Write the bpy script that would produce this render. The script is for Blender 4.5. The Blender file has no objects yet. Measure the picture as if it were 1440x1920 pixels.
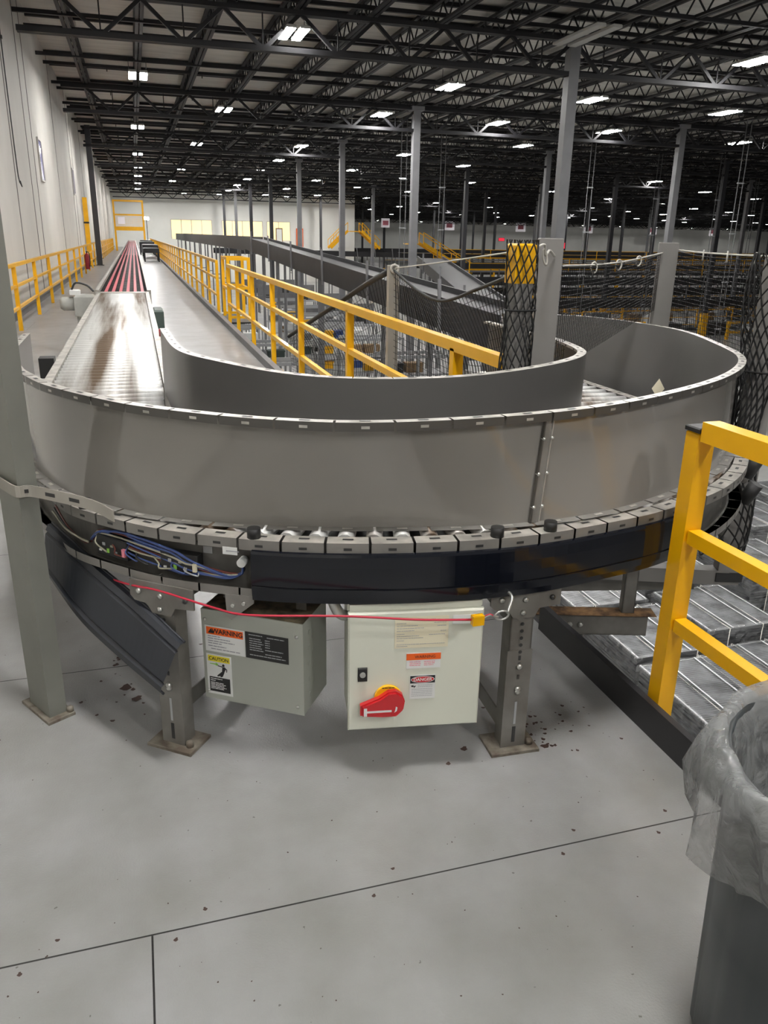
import bpy, math, random
from math import sin, cos, pi, radians, sqrt, atan2
from mathutils import Vector, Matrix
random.seed(7)
SC = bpy.context.scene
COL = SC.collection
V = Vector

# ------------------------------------------------------------------ materials
def mat(name, col, rough=.5, metal=0., var=0., vscale=6., bump=0., bscale=60., spec=.5, coat=0., emis=0., alpha=1., trans=0., stretch=None, col2=None, lo=.35, hi=.7):
    m = bpy.data.materials.new(name); m.use_nodes = True
    nt = m.node_tree; b = nt.nodes['Principled BSDF']
    b.inputs['Base Color'].default_value = (*col, 1); b.inputs['Roughness'].default_value = rough
    b.inputs['Metallic'].default_value = metal; b.inputs['Specular IOR Level'].default_value = spec
    b.inputs['Coat Weight'].default_value = coat; b.inputs['Alpha'].default_value = alpha
    b.inputs['Transmission Weight'].default_value = trans
    if emis:
        b.inputs['Emission Color'].default_value = (*col, 1); b.inputs['Emission Strength'].default_value = emis
    tc = None
    if var or bump or col2:
        tc = nt.nodes.new('ShaderNodeTexCoord'); mp = nt.nodes.new('ShaderNodeMapping')
        if stretch: mp.inputs['Scale'].default_value = stretch
        nt.links.new(tc.outputs['Object'], mp.inputs['Vector'])
    if var or col2:
        n = nt.nodes.new('ShaderNodeTexNoise'); n.inputs['Scale'].default_value = vscale; n.inputs['Detail'].default_value = 5
        nt.links.new(mp.outputs['Vector'], n.inputs['Vector'])
        r = nt.nodes.new('ShaderNodeValToRGB'); r.color_ramp.elements[0].position = lo; r.color_ramp.elements[1].position = hi
        a = col2 if col2 else tuple(c*(1-var) for c in col); c2 = tuple(min(1, c*(1+var)) for c in col)
        r.color_ramp.elements[0].color = (*a, 1); r.color_ramp.elements[1].color = (*c2, 1)
        nt.links.new(n.outputs['Fac'], r.inputs['Fac']); nt.links.new(r.outputs['Color'], b.inputs['Base Color'])
    if bump:
        n = nt.nodes.new('ShaderNodeTexNoise'); n.inputs['Scale'].default_value = bscale; n.inputs['Detail'].default_value = 3
        nt.links.new(mp.outputs['Vector'], n.inputs['Vector'])
        bp = nt.nodes.new('ShaderNodeBump'); bp.inputs['Strength'].default_value = bump; bp.inputs['Distance'].default_value = .01
        nt.links.new(n.outputs['Fac'], bp.inputs['Height']); nt.links.new(bp.outputs['Normal'], b.inputs['Normal'])
    return m

def floor_mat():
    m = bpy.data.materials.new('deck floor panels'); m.use_nodes = True; nt = m.node_tree; b = nt.nodes['Principled BSDF']; N = nt.nodes.new; L = nt.links.new
    tc = N('ShaderNodeTexCoord')
    mp = N('ShaderNodeMapping'); mp.inputs['Location'].default_value = (.09, 1.12, 0); L(tc.outputs['Object'], mp.inputs['Vector'])
    br = N('ShaderNodeTexBrick'); br.offset = .5; br.inputs['Scale'].default_value = 1; br.inputs['Brick Width'].default_value = 3.6; br.inputs['Row Height'].default_value = 1.345
    br.inputs['Mortar Size'].default_value = .0026; br.inputs['Mortar Smooth'].default_value = .1
    br.inputs['Color1'].default_value = (.315, .318, .322, 1); br.inputs['Color2'].default_value = (.335, .338, .342, 1); br.inputs['Mortar'].default_value = (.02, .02, .02, 1)
    L(mp.outputs['Vector'], br.inputs['Vector'])
    def noise(sc, det, lo, hi, c0, c1, vec=None):
        n = N('ShaderNodeTexNoise'); n.inputs['Scale'].default_value = sc; n.inputs['Detail'].default_value = det; L(tc.outputs['Object'] if vec is None else vec, n.inputs['Vector'])
        r = N('ShaderNodeValToRGB'); r.color_ramp.elements[0].position = lo; r.color_ramp.elements[1].position = hi; r.color_ramp.elements[0].color = c0; r.color_ramp.elements[1].color = c1
        L(n.outputs['Fac'], r.inputs['Fac']); return r
    def mul(a, c, f=1.):
        x = N('ShaderNodeMixRGB'); x.blend_type = 'MULTIPLY'; x.inputs['Fac'].default_value = f; L(a, x.inputs['Color1']); L(c, x.inputs['Color2']); return x.outputs['Color']
    c = mul(br.outputs['Color'], noise(1.3, 9, .32, .68, (.80, .79, .765, 1), (1.03, 1.03, 1.03, 1)).outputs['Color'])
    c = mul(c, noise(5, 9, .25, .75, (.78, .77, .745, 1), (1.1, 1.1, 1.1, 1)).outputs['Color'], .8)
    c = mul(c, noise(42, 2, .235, .25, (.25, .22, .2, 1), (1, 1, 1, 1)).outputs['Color'], .7)
    L(c, b.inputs['Base Color'])
    b.inputs['Roughness'].default_value = .31
    n = N('ShaderNodeTexNoise'); n.inputs['Scale'].default_value = 160; n.inputs['Detail'].default_value = 2; L(tc.outputs['Object'], n.inputs['Vector'])
    bp = N('ShaderNodeBump'); bp.inputs['Strength'].default_value = .22; bp.inputs['Distance'].default_value = .004; L(n.outputs['Fac'], bp.inputs['Height']); L(bp.outputs['Normal'], b.inputs['Normal'])
    return m

def roller_mat():
    m = mat('dirty zinc rollers', (.62, .62, .60), .42, .25); nt = m.node_tree; b = nt.nodes['Principled BSDF']; N = nt.nodes.new; L = nt.links.new
    tc = N('ShaderNodeNewGeometry'); mp = N('ShaderNodeMapping'); mp.inputs['Scale'].default_value = (7, .22, 1); L(tc.outputs['Position'], mp.inputs['Vector'])
    n = N('ShaderNodeTexNoise'); n.inputs['Scale'].default_value = 1; n.inputs['Detail'].default_value = 6; L(mp.outputs['Vector'], n.inputs['Vector'])
    r = N('ShaderNodeValToRGB'); e = r.color_ramp.elements; e[0].position = .38; e[1].position = .60; e[0].color = (.15, .105, .07, 1); e[1].color = (.80, .80, .78, 1)
    L(n.outputs['Fac'], r.inputs['Fac']); L(r.outputs['Color'], b.inputs['Base Color']); return m

def film_mat(name, tr, tint, rough, bs=.9, sc=7):
    m = bpy.data.materials.new(name); m.use_nodes = True; nt = m.node_tree; N = nt.nodes.new; L = nt.links.new
    b = nt.nodes['Principled BSDF']; b.inputs['Base Color'].default_value = (*tint, 1); b.inputs['Roughness'].default_value = rough; b.inputs['Specular IOR Level'].default_value = .8
    tc = N('ShaderNodeTexCoord'); n = N('ShaderNodeTexNoise'); n.inputs['Scale'].default_value = sc; n.inputs['Detail'].default_value = 6; n.inputs['Distortion'].default_value = 1.6; L(tc.outputs['Object'], n.inputs['Vector'])
    bp = N('ShaderNodeBump'); bp.inputs['Strength'].default_value = bs; bp.inputs['Distance'].default_value = .05; L(n.outputs['Fac'], bp.inputs['Height']); L(bp.outputs['Normal'], b.inputs['Normal'])
    t = N('ShaderNodeBsdfTransparent'); x = N('ShaderNodeMixShader'); r = N('ShaderNodeMapRange'); r.inputs['From Min'].default_value = .3; r.inputs['From Max'].default_value = .7
    r.inputs['To Min'].default_value = max(0, tr-.18); r.inputs['To Max'].default_value = min(1, tr+.18); L(n.outputs['Fac'], r.inputs['Value']); L(r.outputs['Result'], x.inputs['Fac'])
    L(b.outputs['BSDF'], x.inputs[1]); L(t.outputs['BSDF'], x.inputs[2]); L(x.outputs['Shader'], nt.nodes['Material Output'].inputs['Surface']); return m

M = dict(
 floor=floor_mat(), roller=roller_mat(),
 ground=mat('polished slab', (.36, .36, .35), .35, var=.2, vscale=.6),
 wall=mat('painted tilt-up concrete', (.62, .60, .555), .7, var=.05, vscale=.8),
 farwall=mat('far wall paint', (.80, .80, .76), .8, var=.05, vscale=.3),
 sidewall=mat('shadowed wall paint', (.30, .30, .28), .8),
 deck=mat('white roof deck', (.62, .605, .56), .6, var=.12, vscale=.7, stretch=(1, 6, 1)),
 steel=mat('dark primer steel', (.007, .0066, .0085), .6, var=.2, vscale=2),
 col=mat('grey column paint', (.20, .20, .21), .45, var=.12, vscale=1.5),
 darkcol=mat('dark column paint', (.035, .035, .04), .5),
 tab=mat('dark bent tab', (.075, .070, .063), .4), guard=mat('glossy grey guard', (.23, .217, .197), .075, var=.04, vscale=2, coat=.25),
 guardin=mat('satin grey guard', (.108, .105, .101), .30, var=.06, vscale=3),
 lip=mat('bright lip metal', (.50, .48, .44), .38, .45, var=.25, vscale=18),
 frame=mat('grey beige frame', (.20, .19, .175), .42, var=.12, vscale=9),
 channel=mat('shadowed channel web', (.115, .11, .10), .5, var=.2, vscale=12), frametop=mat('dusty flange', (.42, .40, .36), .42, .2, var=.3, vscale=14),  # web is frame grey darkened to stand in for shade in the open channel
 dark=mat('dark steel', (.03, .03, .03), .5, var=.2),
 cover=mat('black plastic cover', (.004, .005, .009), .14, spec=.5),
 loose=mat('charcoal plastic cover', (.022, .025, .032), .38, var=.15, vscale=4),
 black=mat('black rubber', (.012, .012, .012), .55),
 leg=mat('grey leg paint', (.175, .17, .155), .45, var=.14, vscale=9, col2=(.13, .12, .105)),
 post=mat('sage grey post', (.19, .191, .167), .42, var=.09, vscale=5),
 plate=mat('dusty base plate', (.21, .195, .16), .7, var=.2, vscale=22, col2=(.105, .082, .062)),
 bolt=mat('zinc bolt', (.6, .6, .57), .3, .8),
 rust=mat('rusted top', (.30, .17, .075), .85, var=.5, vscale=20, col2=(.10, .055, .03)),
 box=mat('grey enclosure', (.37, .385, .34), .42, var=.04, vscale=3),
 boxtop=mat('dusty enclosure top', (.20, .16, .10), .9, var=.5, vscale=30),
 cab=mat('ivory cabinet', (.72, .735, .63), .4, var=.02, vscale=3),
 white=mat('white print', (.80, .81, .79), .5), cream=mat('cream label', (.80, .74, .55), .55),
 ink=mat('black ink', (.012, .012, .014), .5), blackplate=mat('black plate', (.012, .012, .012), .35), greyink=mat('grey ink', (.33, .33, .36), .5),
 orange=mat('safety orange', (.85, .13, .012), .45), red=mat('signal red', (.56, .012, .018), .3, coat=.3), redcord=mat('red cord', (.50, .02, .05), .45),
 yellow=mat('safety yellow', (.93, .475, .003), .33, coat=.2, var=.05, vscale=4), yprint=mat('yellow print', (.85, .72, .03), .45), farred=mat('dark red', (.30, .015, .02), .5),
 redbelt=mat('red belt', (.50, .055, .085), .45, var=.15, vscale=2, stretch=(1, .3, 1)),
 net=mat('black net cord', (.006, .006, .006), .7), rope=mat('pale rope', (.55, .53, .48), .7), greypost=mat('grey net post', (.225, .215, .205), .5, var=.06, vscale=5),
 palepost=mat('pale net post', (.34, .32, .28), .55, var=.1), kick=mat('dark toe board', (.022, .021, .023), .45, var=.2, vscale=3),
 blue=mat('blue wire', (.06, .10, .28), .4), wred=mat('brown wire', (.16, .04, .03), .4), beige=mat('beige wire', (.42, .40, .30), .4), green=mat('green print', (.25, .55, .08), .5),
 lime=mat('lime tag', (.55, .85, .02), .5), can=mat('grey bin plastic', (.030, .037, .041), .35, var=.1, vscale=3),
 bag=film_mat('clear bin liner', .43, (.40, .41, .41), .09, .5, 9), film=film_mat('stretch film', .80, (.70, .71, .72), .12),
 wire=mat('galvanised wire', (.62, .63, .64), .35, .4), wirebody=mat('stacked wire edges', (.11, .115, .12), .35, .4, var=.8, vscale=5, stretch=(1.2, 1.2, 40)),
 lampon=mat('lit tube', (1, .985, .96), .5, emis=170), lampoff=mat('white housing', (.5, .5, .48), .5), warm=mat('warm office light', (1., .80, .42), .5, emis=.75),
 pane=mat('dusk pane', (.25, .24, .42), .15, emis=.35), seam=mat('panel seam', (.14, .13, .12), .8), motor=mat('motor grey', (.40, .40, .37), .45, var=.15),
 far1=mat('dark conveyor side', (.022, .022, .025), .5, var=.2, vscale=2), far2=mat('grey conveyor frame', (.16, .16, .165), .45, var=.15, vscale=2), belt=mat('grey belt', (.04, .04, .043), .5),
 pale=mat('pale steel', (.42, .43, .44), .4, .3), carton=mat('carton', (.30, .20, .11), .8, var=.15), tote=mat('blue tote', (.05, .10, .30), .5), greytote=mat('grey tote', (.20, .21, .22), .5),
 pink=mat('pink sign print', (.80, .25, .32), .5), signw=mat('white sign', (.80, .75, .78), .5, emis=.25), wood=mat('pallet wood', (.34, .22, .11), .8, var=.25), greenbox=mat('dark green box', (.06, .085, .075), .5),
 stain=mat('brown spill', (.05, .025, .018), .5), exit=mat('exit red', (.8, .03, .06), .5, emis=.8),
)

# ------------------------------------------------------------------ mesh builder
class MB:
    def __init__(s): s.v = []; s.f = []; s.mi = []; s.sm = []
    def add(s, vs, fs, mi=0, smooth=False):
        b = len(s.v); s.v += [tuple(p) for p in vs]
        for f in fs: s.f.append(tuple(b+i for i in f)); s.mi.append(mi); s.sm.append(smooth)
        return s
    def box(s, lo, hi, mi=0):
        x0, y0, z0 = lo; x1, y1, z1 = hi
        return s.add([(x0,y0,z0),(x1,y0,z0),(x1,y1,z0),(x0,y1,z0),(x0,y0,z1),(x1,y0,z1),(x1,y1,z1),(x0,y1,z1)],
                     [(0,3,2,1),(4,5,6,7),(0,1,5,4),(1,2,6,5),(2,3,7,6),(3,0,4,7)], mi)
    def obox(s, o, u, v, n, w, h, d, mi=0, bev=0.):
        """a box with one corner at o, width w along u, height h along v, depth d along n"""
        o, u, v, n = V(o), V(u).normalized(), V(v).normalized(), V(n).normalized()
        P = lambda a, b, c: o+u*a+v*b+n*c
        if bev <= 0:
            p = [P(0,0,0),P(w,0,0),P(w,h,0),P(0,h,0),P(0,0,d),P(w,0,d),P(w,h,d),P(0,h,d)]
            f = [(0,3,2,1),(4,5,6,7),(0,1,5,4),(1,2,6,5),(2,3,7,6),(3,0,4,7)]
            if u.cross(v).dot(n) < 0: f = [q[::-1] for q in f]
            return s.add(p, f, mi)
        p = []
        for c, e in ((0, 0), (d-bev, 0), (d, bev)):
            p += [P(e+a*(w-2*e), e+b*(h-2*e), c) for a, b in ((0,0),(1,0),(1,1),(0,1))]
        f = [(0,3,2,1),(8,9,10,11)]
        for k in (0, 4): f += [(k+i, k+(i+1)%4, k+4+(i+1)%4, k+4+i) for i in range(4)]
        if u.cross(v).dot(n) < 0: f = [q[::-1] for q in f]
        return s.add(p, f, mi)
    def bar(s, a, b, w, h, mi=0, up=(0,0,1)):
        a, b = V(a), V(b); d = (b-a); L = d.length; d.normalize(); up = V(up)
        if abs(d.dot(up)) > .98: up = V((0,1,0)) if abs(d.y) < .9 else V((1,0,0))
        r = d.cross(up).normalized(); t = r.cross(d).normalized()
        return s.obox(a-r*w/2-t*h/2, r, t, d, w, h, L, mi)
    def tube(s, pts, r, n=8, mi=0, cap=True, closed=False, smooth=True):
        pts = [V(p) for p in pts]; m = len(pts); rings = []
        ref = V((0,0,1)); d0 = (pts[1]-pts[0]).normalized()
        if abs(d0.dot(ref)) > .9: ref = V((0,1,0)) if abs(d0.y) < .8 else V((1,0,0))
        base = len(s.v); rr = r if isinstance(r, (list, tuple)) else [r]*m
        for i, p in enumerate(pts):
            if closed: d = (pts[(i+1)%m]-pts[i-1])
            else: d = pts[min(i+1,m-1)]-pts[max(i-1,0)]
            if d.length < 1e-9: d = V((0,0,1))
            d.normalize(); x = d.cross(ref)
            if x.length < 1e-6: x = d.orthogonal()
            x.normalize(); y = d.cross(x); ref = -y if False else ref
            for k in range(n):
                a = 2*pi*k/n; s.v.append(tuple(p+x*(cos(a)*rr[i])+y*(sin(a)*rr[i])))
        for i in range(m if closed else m-1):
            j = (i+1) % m
            for k in range(n):
                s.f.append((base+i*n+k, base+i*n+(k+1)%n, base+j*n+(k+1)%n, base+j*n+k)); s.mi.append(mi); s.sm.append(smooth)
        if cap and not closed:
            s.f.append(tuple(base+k for k in range(n))[::-1]); s.mi.append(mi); s.sm.append(False)
            s.f.append(tuple(base+(m-1)*n+k for k in range(n))); s.mi.append(mi); s.sm.append(False)
        return s
    def cyl(s, a, b, r, n=12, mi=0): return s.tube([a, b], r, n, mi)
    def grid(s, rows, mi=0, smooth=True, closed=False):
        n = len(rows[0]); b = len(s.v)
        for r in rows: s.v += [tuple(p) for p in r]
        for i in range(len(rows)-1):
            for k in range(n if closed else n-1):
                s.f.append((b+i*n+k, b+i*n+(k+1)%n, b+(i+1)*n+(k+1)%n, b+(i+1)*n+k)); s.mi.append(mi); s.sm.append(smooth)
        return s
    def lathe(s, prof, c=(0,0,0), n=32, mi=0, smooth=True):
        return s.grid([[(c[0]+r*cos(2*pi*k/n), c[1]+r*sin(2*pi*k/n), c[2]+z) for k in range(n)] for r, z in prof], mi, smooth, True)
    def poly(s, o, u, v, pts, n=None, d=0., mi=0):
        o, u, v = V(o), V(u).normalized(), V(v).normalized(); nn = V(n).normalized() if n else u.cross(v)
        k = len(pts); a = [o+u*p[0]+v*p[1] for p in pts]
        if d == 0: return s.add(a, [tuple(range(k))], mi)
        b = [p+nn*d for p in a]
        return s.add(a+b, [tuple(range(k))[::-1], tuple(range(k, 2*k))]+[(i,(i+1)%k,k+(i+1)%k,k+i) for i in range(k)], mi)

def mesh(name, mb, mats):
    me = bpy.data.meshes.new(name); me.from_pydata(mb.v, [], mb.f); me.update()
    for m in (mats if isinstance(mats, (list, tuple)) else [mats]): me.materials.append(M[m] if isinstance(m, str) else m)
    me.polygons.foreach_set('material_index', mb.mi); me.polygons.foreach_set('use_smooth', mb.sm); me.update(); return me
def world_of(o):
    w = Matrix.Translation(o.location) @ o.rotation_euler.to_matrix().to_4x4()
    return (world_of(o.parent) @ o.matrix_parent_inverse @ w) if o.parent else w
def obj(name, mb, mats, parent=None, label=None):
    o = bpy.data.objects.new(name, mb if isinstance(mb, bpy.types.Mesh) else mesh(name, mb, mats)); COL.objects.link(o)
    if parent: o.parent = parent; o.matrix_parent_inverse = world_of(parent).inverted()
    if label: o['label'] = label
    return o
def tag(o, label, cat, group=None, kind=None):
    o['label'] = label; o['category'] = cat
    if group: o['group'] = group
    if kind: o['kind'] = kind
    return o
def thing(name, label, cat, loc=(0,0,0), group=None, rotz=0):
    o = bpy.data.objects.new(name, None); COL.objects.link(o); o.location = loc; o.rotation_euler = (0,0,rotz); o.empty_display_size = .1
    return tag(o, label, cat, group)
def struct(name, mb, mats, label, cat): return tag(obj(name, mb, mats), label, cat, kind='structure')
def kids(o): return [c for c in bpy.data.objects if c.parent == o]
def copy_tree(o, loc=None, rotz=None, label=None, group=None, children=None):
    c = o.copy(); COL.objects.link(c)
    if loc is not None: c.location = loc
    if rotz is not None: c.rotation_euler = (0,0,rotz)
    if label: c['label'] = label
    if group: c['group'] = group
    for ch in (children if children is not None else kids(o)):
        d = ch.copy(); pi_ = ch.matrix_parent_inverse.copy(); COL.objects.link(d); d.parent = c; d.matrix_parent_inverse = pi_
        for g in kids(ch):
            e = g.copy(); pj_ = g.matrix_parent_inverse.copy(); COL.objects.link(e); e.parent = d; e.matrix_parent_inverse = pj_
    return c
def ordw(n):
    w = 'first second third fourth fifth sixth seventh eighth ninth tenth eleventh twelfth thirteenth fourteenth fifteenth sixteenth seventeenth eighteenth nineteenth twentieth'.split()
    if n < 20: return w[n]
    t = {2:'twenty',3:'thirty',4:'forty',5:'fifty'}[(n+1)//10]; r = (n+1) % 10
    return t+'-'+w[r-1] if r else {20:'twentieth',30:'thirtieth',40:'fortieth',50:'fiftieth'}[n+1]

def spline(pts, n):
    """Catmull-Rom through pts, n points evenly spaced along its length"""
    P = [V(p) for p in pts]; P = [P[0]*2-P[1]]+P+[P[-1]*2-P[-2]]; out = []
    for i in range(1, len(P)-2):
        a, b, c, d = P[i-1:i+3]
        for k in range(24):
            t = k/24; out.append(.5*((2*b)+(c-a)*t+(2*a-5*b+4*c-d)*t*t+(3*b-a-3*c+d)*t**3))
    out.append(P[-2]); L = [0]
    for i in range(1, len(out)): L.append(L[-1]+(out[i]-out[i-1]).length)
    res = []; j = 0
    for k in range(n):
        t = L[-1]*k/(n-1)
        while j < len(L)-2 and L[j+1] < t: j += 1
        f = (t-L[j])/max(1e-9, L[j+1]-L[j]); res.append(out[j].lerp(out[j+1], min(1, max(0, f))))
    return res
def normals2(pts):
    """unit normals to the right of the travel direction in plan"""
    out = []
    for i in range(len(pts)):
        d = pts[min(i+1,len(pts)-1)]-pts[max(i-1,0)]; d = V((d.x, d.y, 0)).normalized(); out.append(V((d.y, -d.x, 0)))
    return out

def text(body, size, o, u, v, lift, parent, m, name='lettering', bold=0., align='CENTER', xs=1.):
    cu = bpy.data.curves.new('lettering', 'FONT'); cu.body = body; cu.size = size; cu.align_x = align; cu.align_y = 'CENTER'; cu.offset = bold
    t = bpy.data.objects.new('lettering_source', cu); COL.objects.link(t)
    dg = bpy.context.evaluated_depsgraph_get(); me = bpy.data.meshes.new_from_object(t.evaluated_get(dg)); bpy.data.objects.remove(t)
    u, v = V(u).normalized(), V(v).normalized(); n = u.cross(v); o = V(o)+n*lift
    for p in me.vertices: p.co = o+u*p.co.x*xs+v*p.co.y
    me.materials.clear(); me.materials.append(M[m]); return obj(name, me, None, parent)

# ------------------------------------------------------------------ room shell
ZR = 7.1
struct('floor', MB().box((-2.3,-5,-.14), (1.60,104,0)), 'floor', 'grey painted mezzanine deck floor with dark panel joints', 'floor')
struct('ground_floor', MB().box((-2.3,-12,-4.4), (245,245,-4.2)), 'ground', 'polished grey ground floor far below the mezzanine deck', 'floor')
struct('wall_left', MB().box((-2.6,-12,-4.2), (-2.3,245,7.6)), 'wall', 'tall off-white concrete wall beside the long conveyor walkway', 'wall')
struct('wall_far', MB().box((-2.3,108,-4.2), (28.3,108.4,7.3)), 'farwall', 'pale lit end wall beyond the end of the long conveyor', 'wall')
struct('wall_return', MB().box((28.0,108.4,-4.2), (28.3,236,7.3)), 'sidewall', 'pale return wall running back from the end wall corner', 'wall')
struct('wall_back', MB().box((28.3,236,-4.2), (245,236.4,7.3)), 'farwall', 'distant pale dock wall behind the sorting floor', 'wall')
struct('ceiling', MB().box((-2.3,-12,ZR), (245,245,ZR+.15)), 'deck', 'white corrugated roof deck above the dark steel trusses', 'ceiling')
struct('trim_1', MB().box((-2.3,-5,0), (-2.24,104,.12)), 'far2', 'grey kerb strip along the foot of the concrete wall', 'trim')
k = 0
for y in (19.6, 22.6, 23.9, 31.2, 38.3, 39.9, 47, 56, 57.2, 66, 76, 86):
    k += 1
    struct('trim_%d' % (k+1), MB().box((-2.3,y,0), (-2.292,y+.07,7.1)), 'seam', 'dark vertical seam in the concrete wall, %s from the front' % ordw(k-1), 'trim')
for i, (y, z, hh, ww) in enumerate(((25.0, 2.95, 1.0, .75), (38.5, 3.15, .95, .6))):
    w = MB().box((-2.3,y,z), (-2.27,y+ww,z+hh))
    o = struct('window_%d' % (i+1), w, 'pane', 'narrow dusk-blue slit window high in the wall, %s one' % ('nearer' if i == 0 else 'further'), 'window')
    f = MB()
    for a, b in (((y-.05,z-.05),(y,z+hh+.05)), ((y+ww,z-.05),(y+ww+.05,z+hh+.05)), ((y,z-.05),(y+ww,z)), ((y,z+hh),(y+ww,z+hh+.05))): f.box((-2.3,a[0],a[1]), (-2.25,b[0],b[1]))
    obj('window_frame', f, 'wall', o)
for i, (x0, x1) in enumerate(((4.6,9.6), (10.9,16.0), (16.6,19.6))):
    o = struct('window_%d' % (i+3), MB().box((x0,107.93,1.0), (x1,108,3.2)), 'warm', 'warm lit office window band on the far end wall, %s of three' % ordw(i), 'window')
    f = MB()
    n = int((x1-x0)/1.25)
    for q in range(n+1): f.box((x0+(x1-x0)*q/n-.05,107.88,1.0), (x0+(x1-x0)*q/n+.05,107.93,3.25))
    f.box((x0,107.88,3.2), (x1,107.93,3.3)); obj('window_frame', f, 'wall', o)
for i, (x0, x1) in enumerate(((17.7,18.6), (20.4,21.3))):
    o = struct('door_%d' % (i+1), MB().box((x0,107.80,.2), (x1,107.90,2.5)), 'orange' if i else 'carton', '%s framed office door in the far end wall' % ('orange' if i else 'brown'), 'door')
    obj('door_panel', MB().box((x0+.12,107.77,.2), (x1-.12,107.80,2.36)), 'farwall', o)

# roof steel: joists run along the building, girders across it
JX = 1.743; BAY = 12.2; CX0 = 11.0; GY0 = 20.3
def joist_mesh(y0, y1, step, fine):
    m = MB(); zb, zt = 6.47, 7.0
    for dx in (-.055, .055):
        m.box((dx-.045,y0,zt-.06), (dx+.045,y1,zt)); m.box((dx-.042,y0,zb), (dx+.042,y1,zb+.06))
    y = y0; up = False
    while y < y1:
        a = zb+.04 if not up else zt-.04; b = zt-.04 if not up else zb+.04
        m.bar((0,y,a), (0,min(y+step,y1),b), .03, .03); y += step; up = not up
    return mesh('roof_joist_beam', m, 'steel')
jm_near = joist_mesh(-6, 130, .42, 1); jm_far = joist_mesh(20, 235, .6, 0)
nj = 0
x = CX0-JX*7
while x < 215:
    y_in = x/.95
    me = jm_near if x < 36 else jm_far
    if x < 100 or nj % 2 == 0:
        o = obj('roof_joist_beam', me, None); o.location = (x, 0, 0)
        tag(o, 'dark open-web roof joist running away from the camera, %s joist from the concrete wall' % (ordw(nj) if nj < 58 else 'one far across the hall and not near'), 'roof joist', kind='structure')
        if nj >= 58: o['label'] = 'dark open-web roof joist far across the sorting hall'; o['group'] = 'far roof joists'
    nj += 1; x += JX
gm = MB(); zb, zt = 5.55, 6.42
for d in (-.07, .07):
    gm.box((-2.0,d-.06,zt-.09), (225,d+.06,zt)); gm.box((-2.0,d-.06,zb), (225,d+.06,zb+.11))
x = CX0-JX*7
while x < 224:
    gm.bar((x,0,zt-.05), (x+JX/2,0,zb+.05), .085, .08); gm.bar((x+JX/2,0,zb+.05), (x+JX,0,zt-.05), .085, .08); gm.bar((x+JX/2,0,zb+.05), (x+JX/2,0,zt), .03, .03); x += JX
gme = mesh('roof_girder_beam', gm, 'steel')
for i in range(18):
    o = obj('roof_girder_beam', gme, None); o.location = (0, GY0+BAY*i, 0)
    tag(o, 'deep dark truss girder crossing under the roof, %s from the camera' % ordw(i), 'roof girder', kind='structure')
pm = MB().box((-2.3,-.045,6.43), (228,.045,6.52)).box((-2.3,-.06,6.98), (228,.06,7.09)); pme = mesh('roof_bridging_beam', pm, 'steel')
pm = MB().box((-2.3,-.045,6.60), (228,.045,6.69)).box((-2.3,.53,6.98), (228,.64,7.08))
x = -.4
while x < 60: pm.box((x-.015,-.015,6.5), (x+.015,.015,6.63)); x += 3
pme2 = mesh('roof_bridging_beam', pm, 'steel')
i = 0
y = 10.6
while y < 232:
    o = obj('roof_bridging_beam', pme if i % 2 else pme2, None); o.location = (0, y+random.uniform(-.1,.1), 0)
    if y < 80: tag(o, 'thin dark bridging line crossing the roof joists, %s from the camera' % ordw(i), 'roof bridging', kind='structure')
    else: tag(o, 'thin dark bridging line crossing the far roof joists', 'roof bridging', 'far roof bridging lines', 'structure')
    i += 1; y += 2.44 if y < 120 else 4.88
# columns
def column_mesh(mt, guard):
    m = MB().box((-.14,-.14,-4.2), (.14,.14,6.45)).box((-.25,-.25,6.30), (.25,.25,6.45)).box((-.25,-.25,-4.2), (.25,.25,-4.15))
    if guard: m.box((-.19,-.19,-4.2), (.19,.19,-2.7), 1)
    return mesh('column', m, [mt, 'yellow'])
cm1 = column_mesh('col', False); cm2 = column_mesh('darkcol', True); cm3 = column_mesh('col', True)
for r in range(18):
    for q in range(17):
        X, Y = CX0+BAY*q, GY0+BAY*r
        if X > .93*Y+4 or (X < 28.5 and Y > 107) or X > 75 or Y > 150 or (q > 3 and (q+r) % 2): continue
        o = obj('column', cm1 if (q == 0 and r < 3) or (q == 1 and r < 2) else (cm2 if (q+r) % 3 else cm3), None); o.location = (X, Y, 0)
        if q == 0: tag(o, 'grey steel roof column in the row beside the mezzanine, %s from the camera' % ordw(r), 'column', kind='structure')
        elif q < 3 and r < 8: tag(o, 'grey steel roof column, %s row out from the mezzanine, %s from the camera' % (ordw(q), ordw(r)), 'column', kind='structure')
        else: tag(o, 'slim dark roof column far across the sorting floor', 'column', 'far roof columns', 'structure')
o = obj('column', mesh('column', MB().box((-.13,-.13,0), (.13,.13,6.5)).box((-.2,-.2,0), (.2,.2,.03)), 'darkcol'), None); o.location = (-1.75, 44.7, 0)
tag(o, 'black steel roof column standing close to the concrete wall', 'column', kind='structure')
for i, y in enumerate((43.9, 56.3)):
    t = thing('column_guard', 'tall yellow column guard against the concrete wall, %s one' % ('nearer' if i == 0 else 'further'), 'column guard', (-2.15, y, 0))
    obj('guard_plate', MB().box((-2.26,y-.16,0), (-2.05,y+.16,3.2)), 'yellow', t); obj('foot_plate', MB().box((-2.29,y-.25,0), (-1.95,y+.25,.02)), 'dark', t)
    obj('guard_strap', MB().box((-2.29,y-.18,2.0), (-2.04,y+.18,2.08)), 'dark', t)

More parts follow.
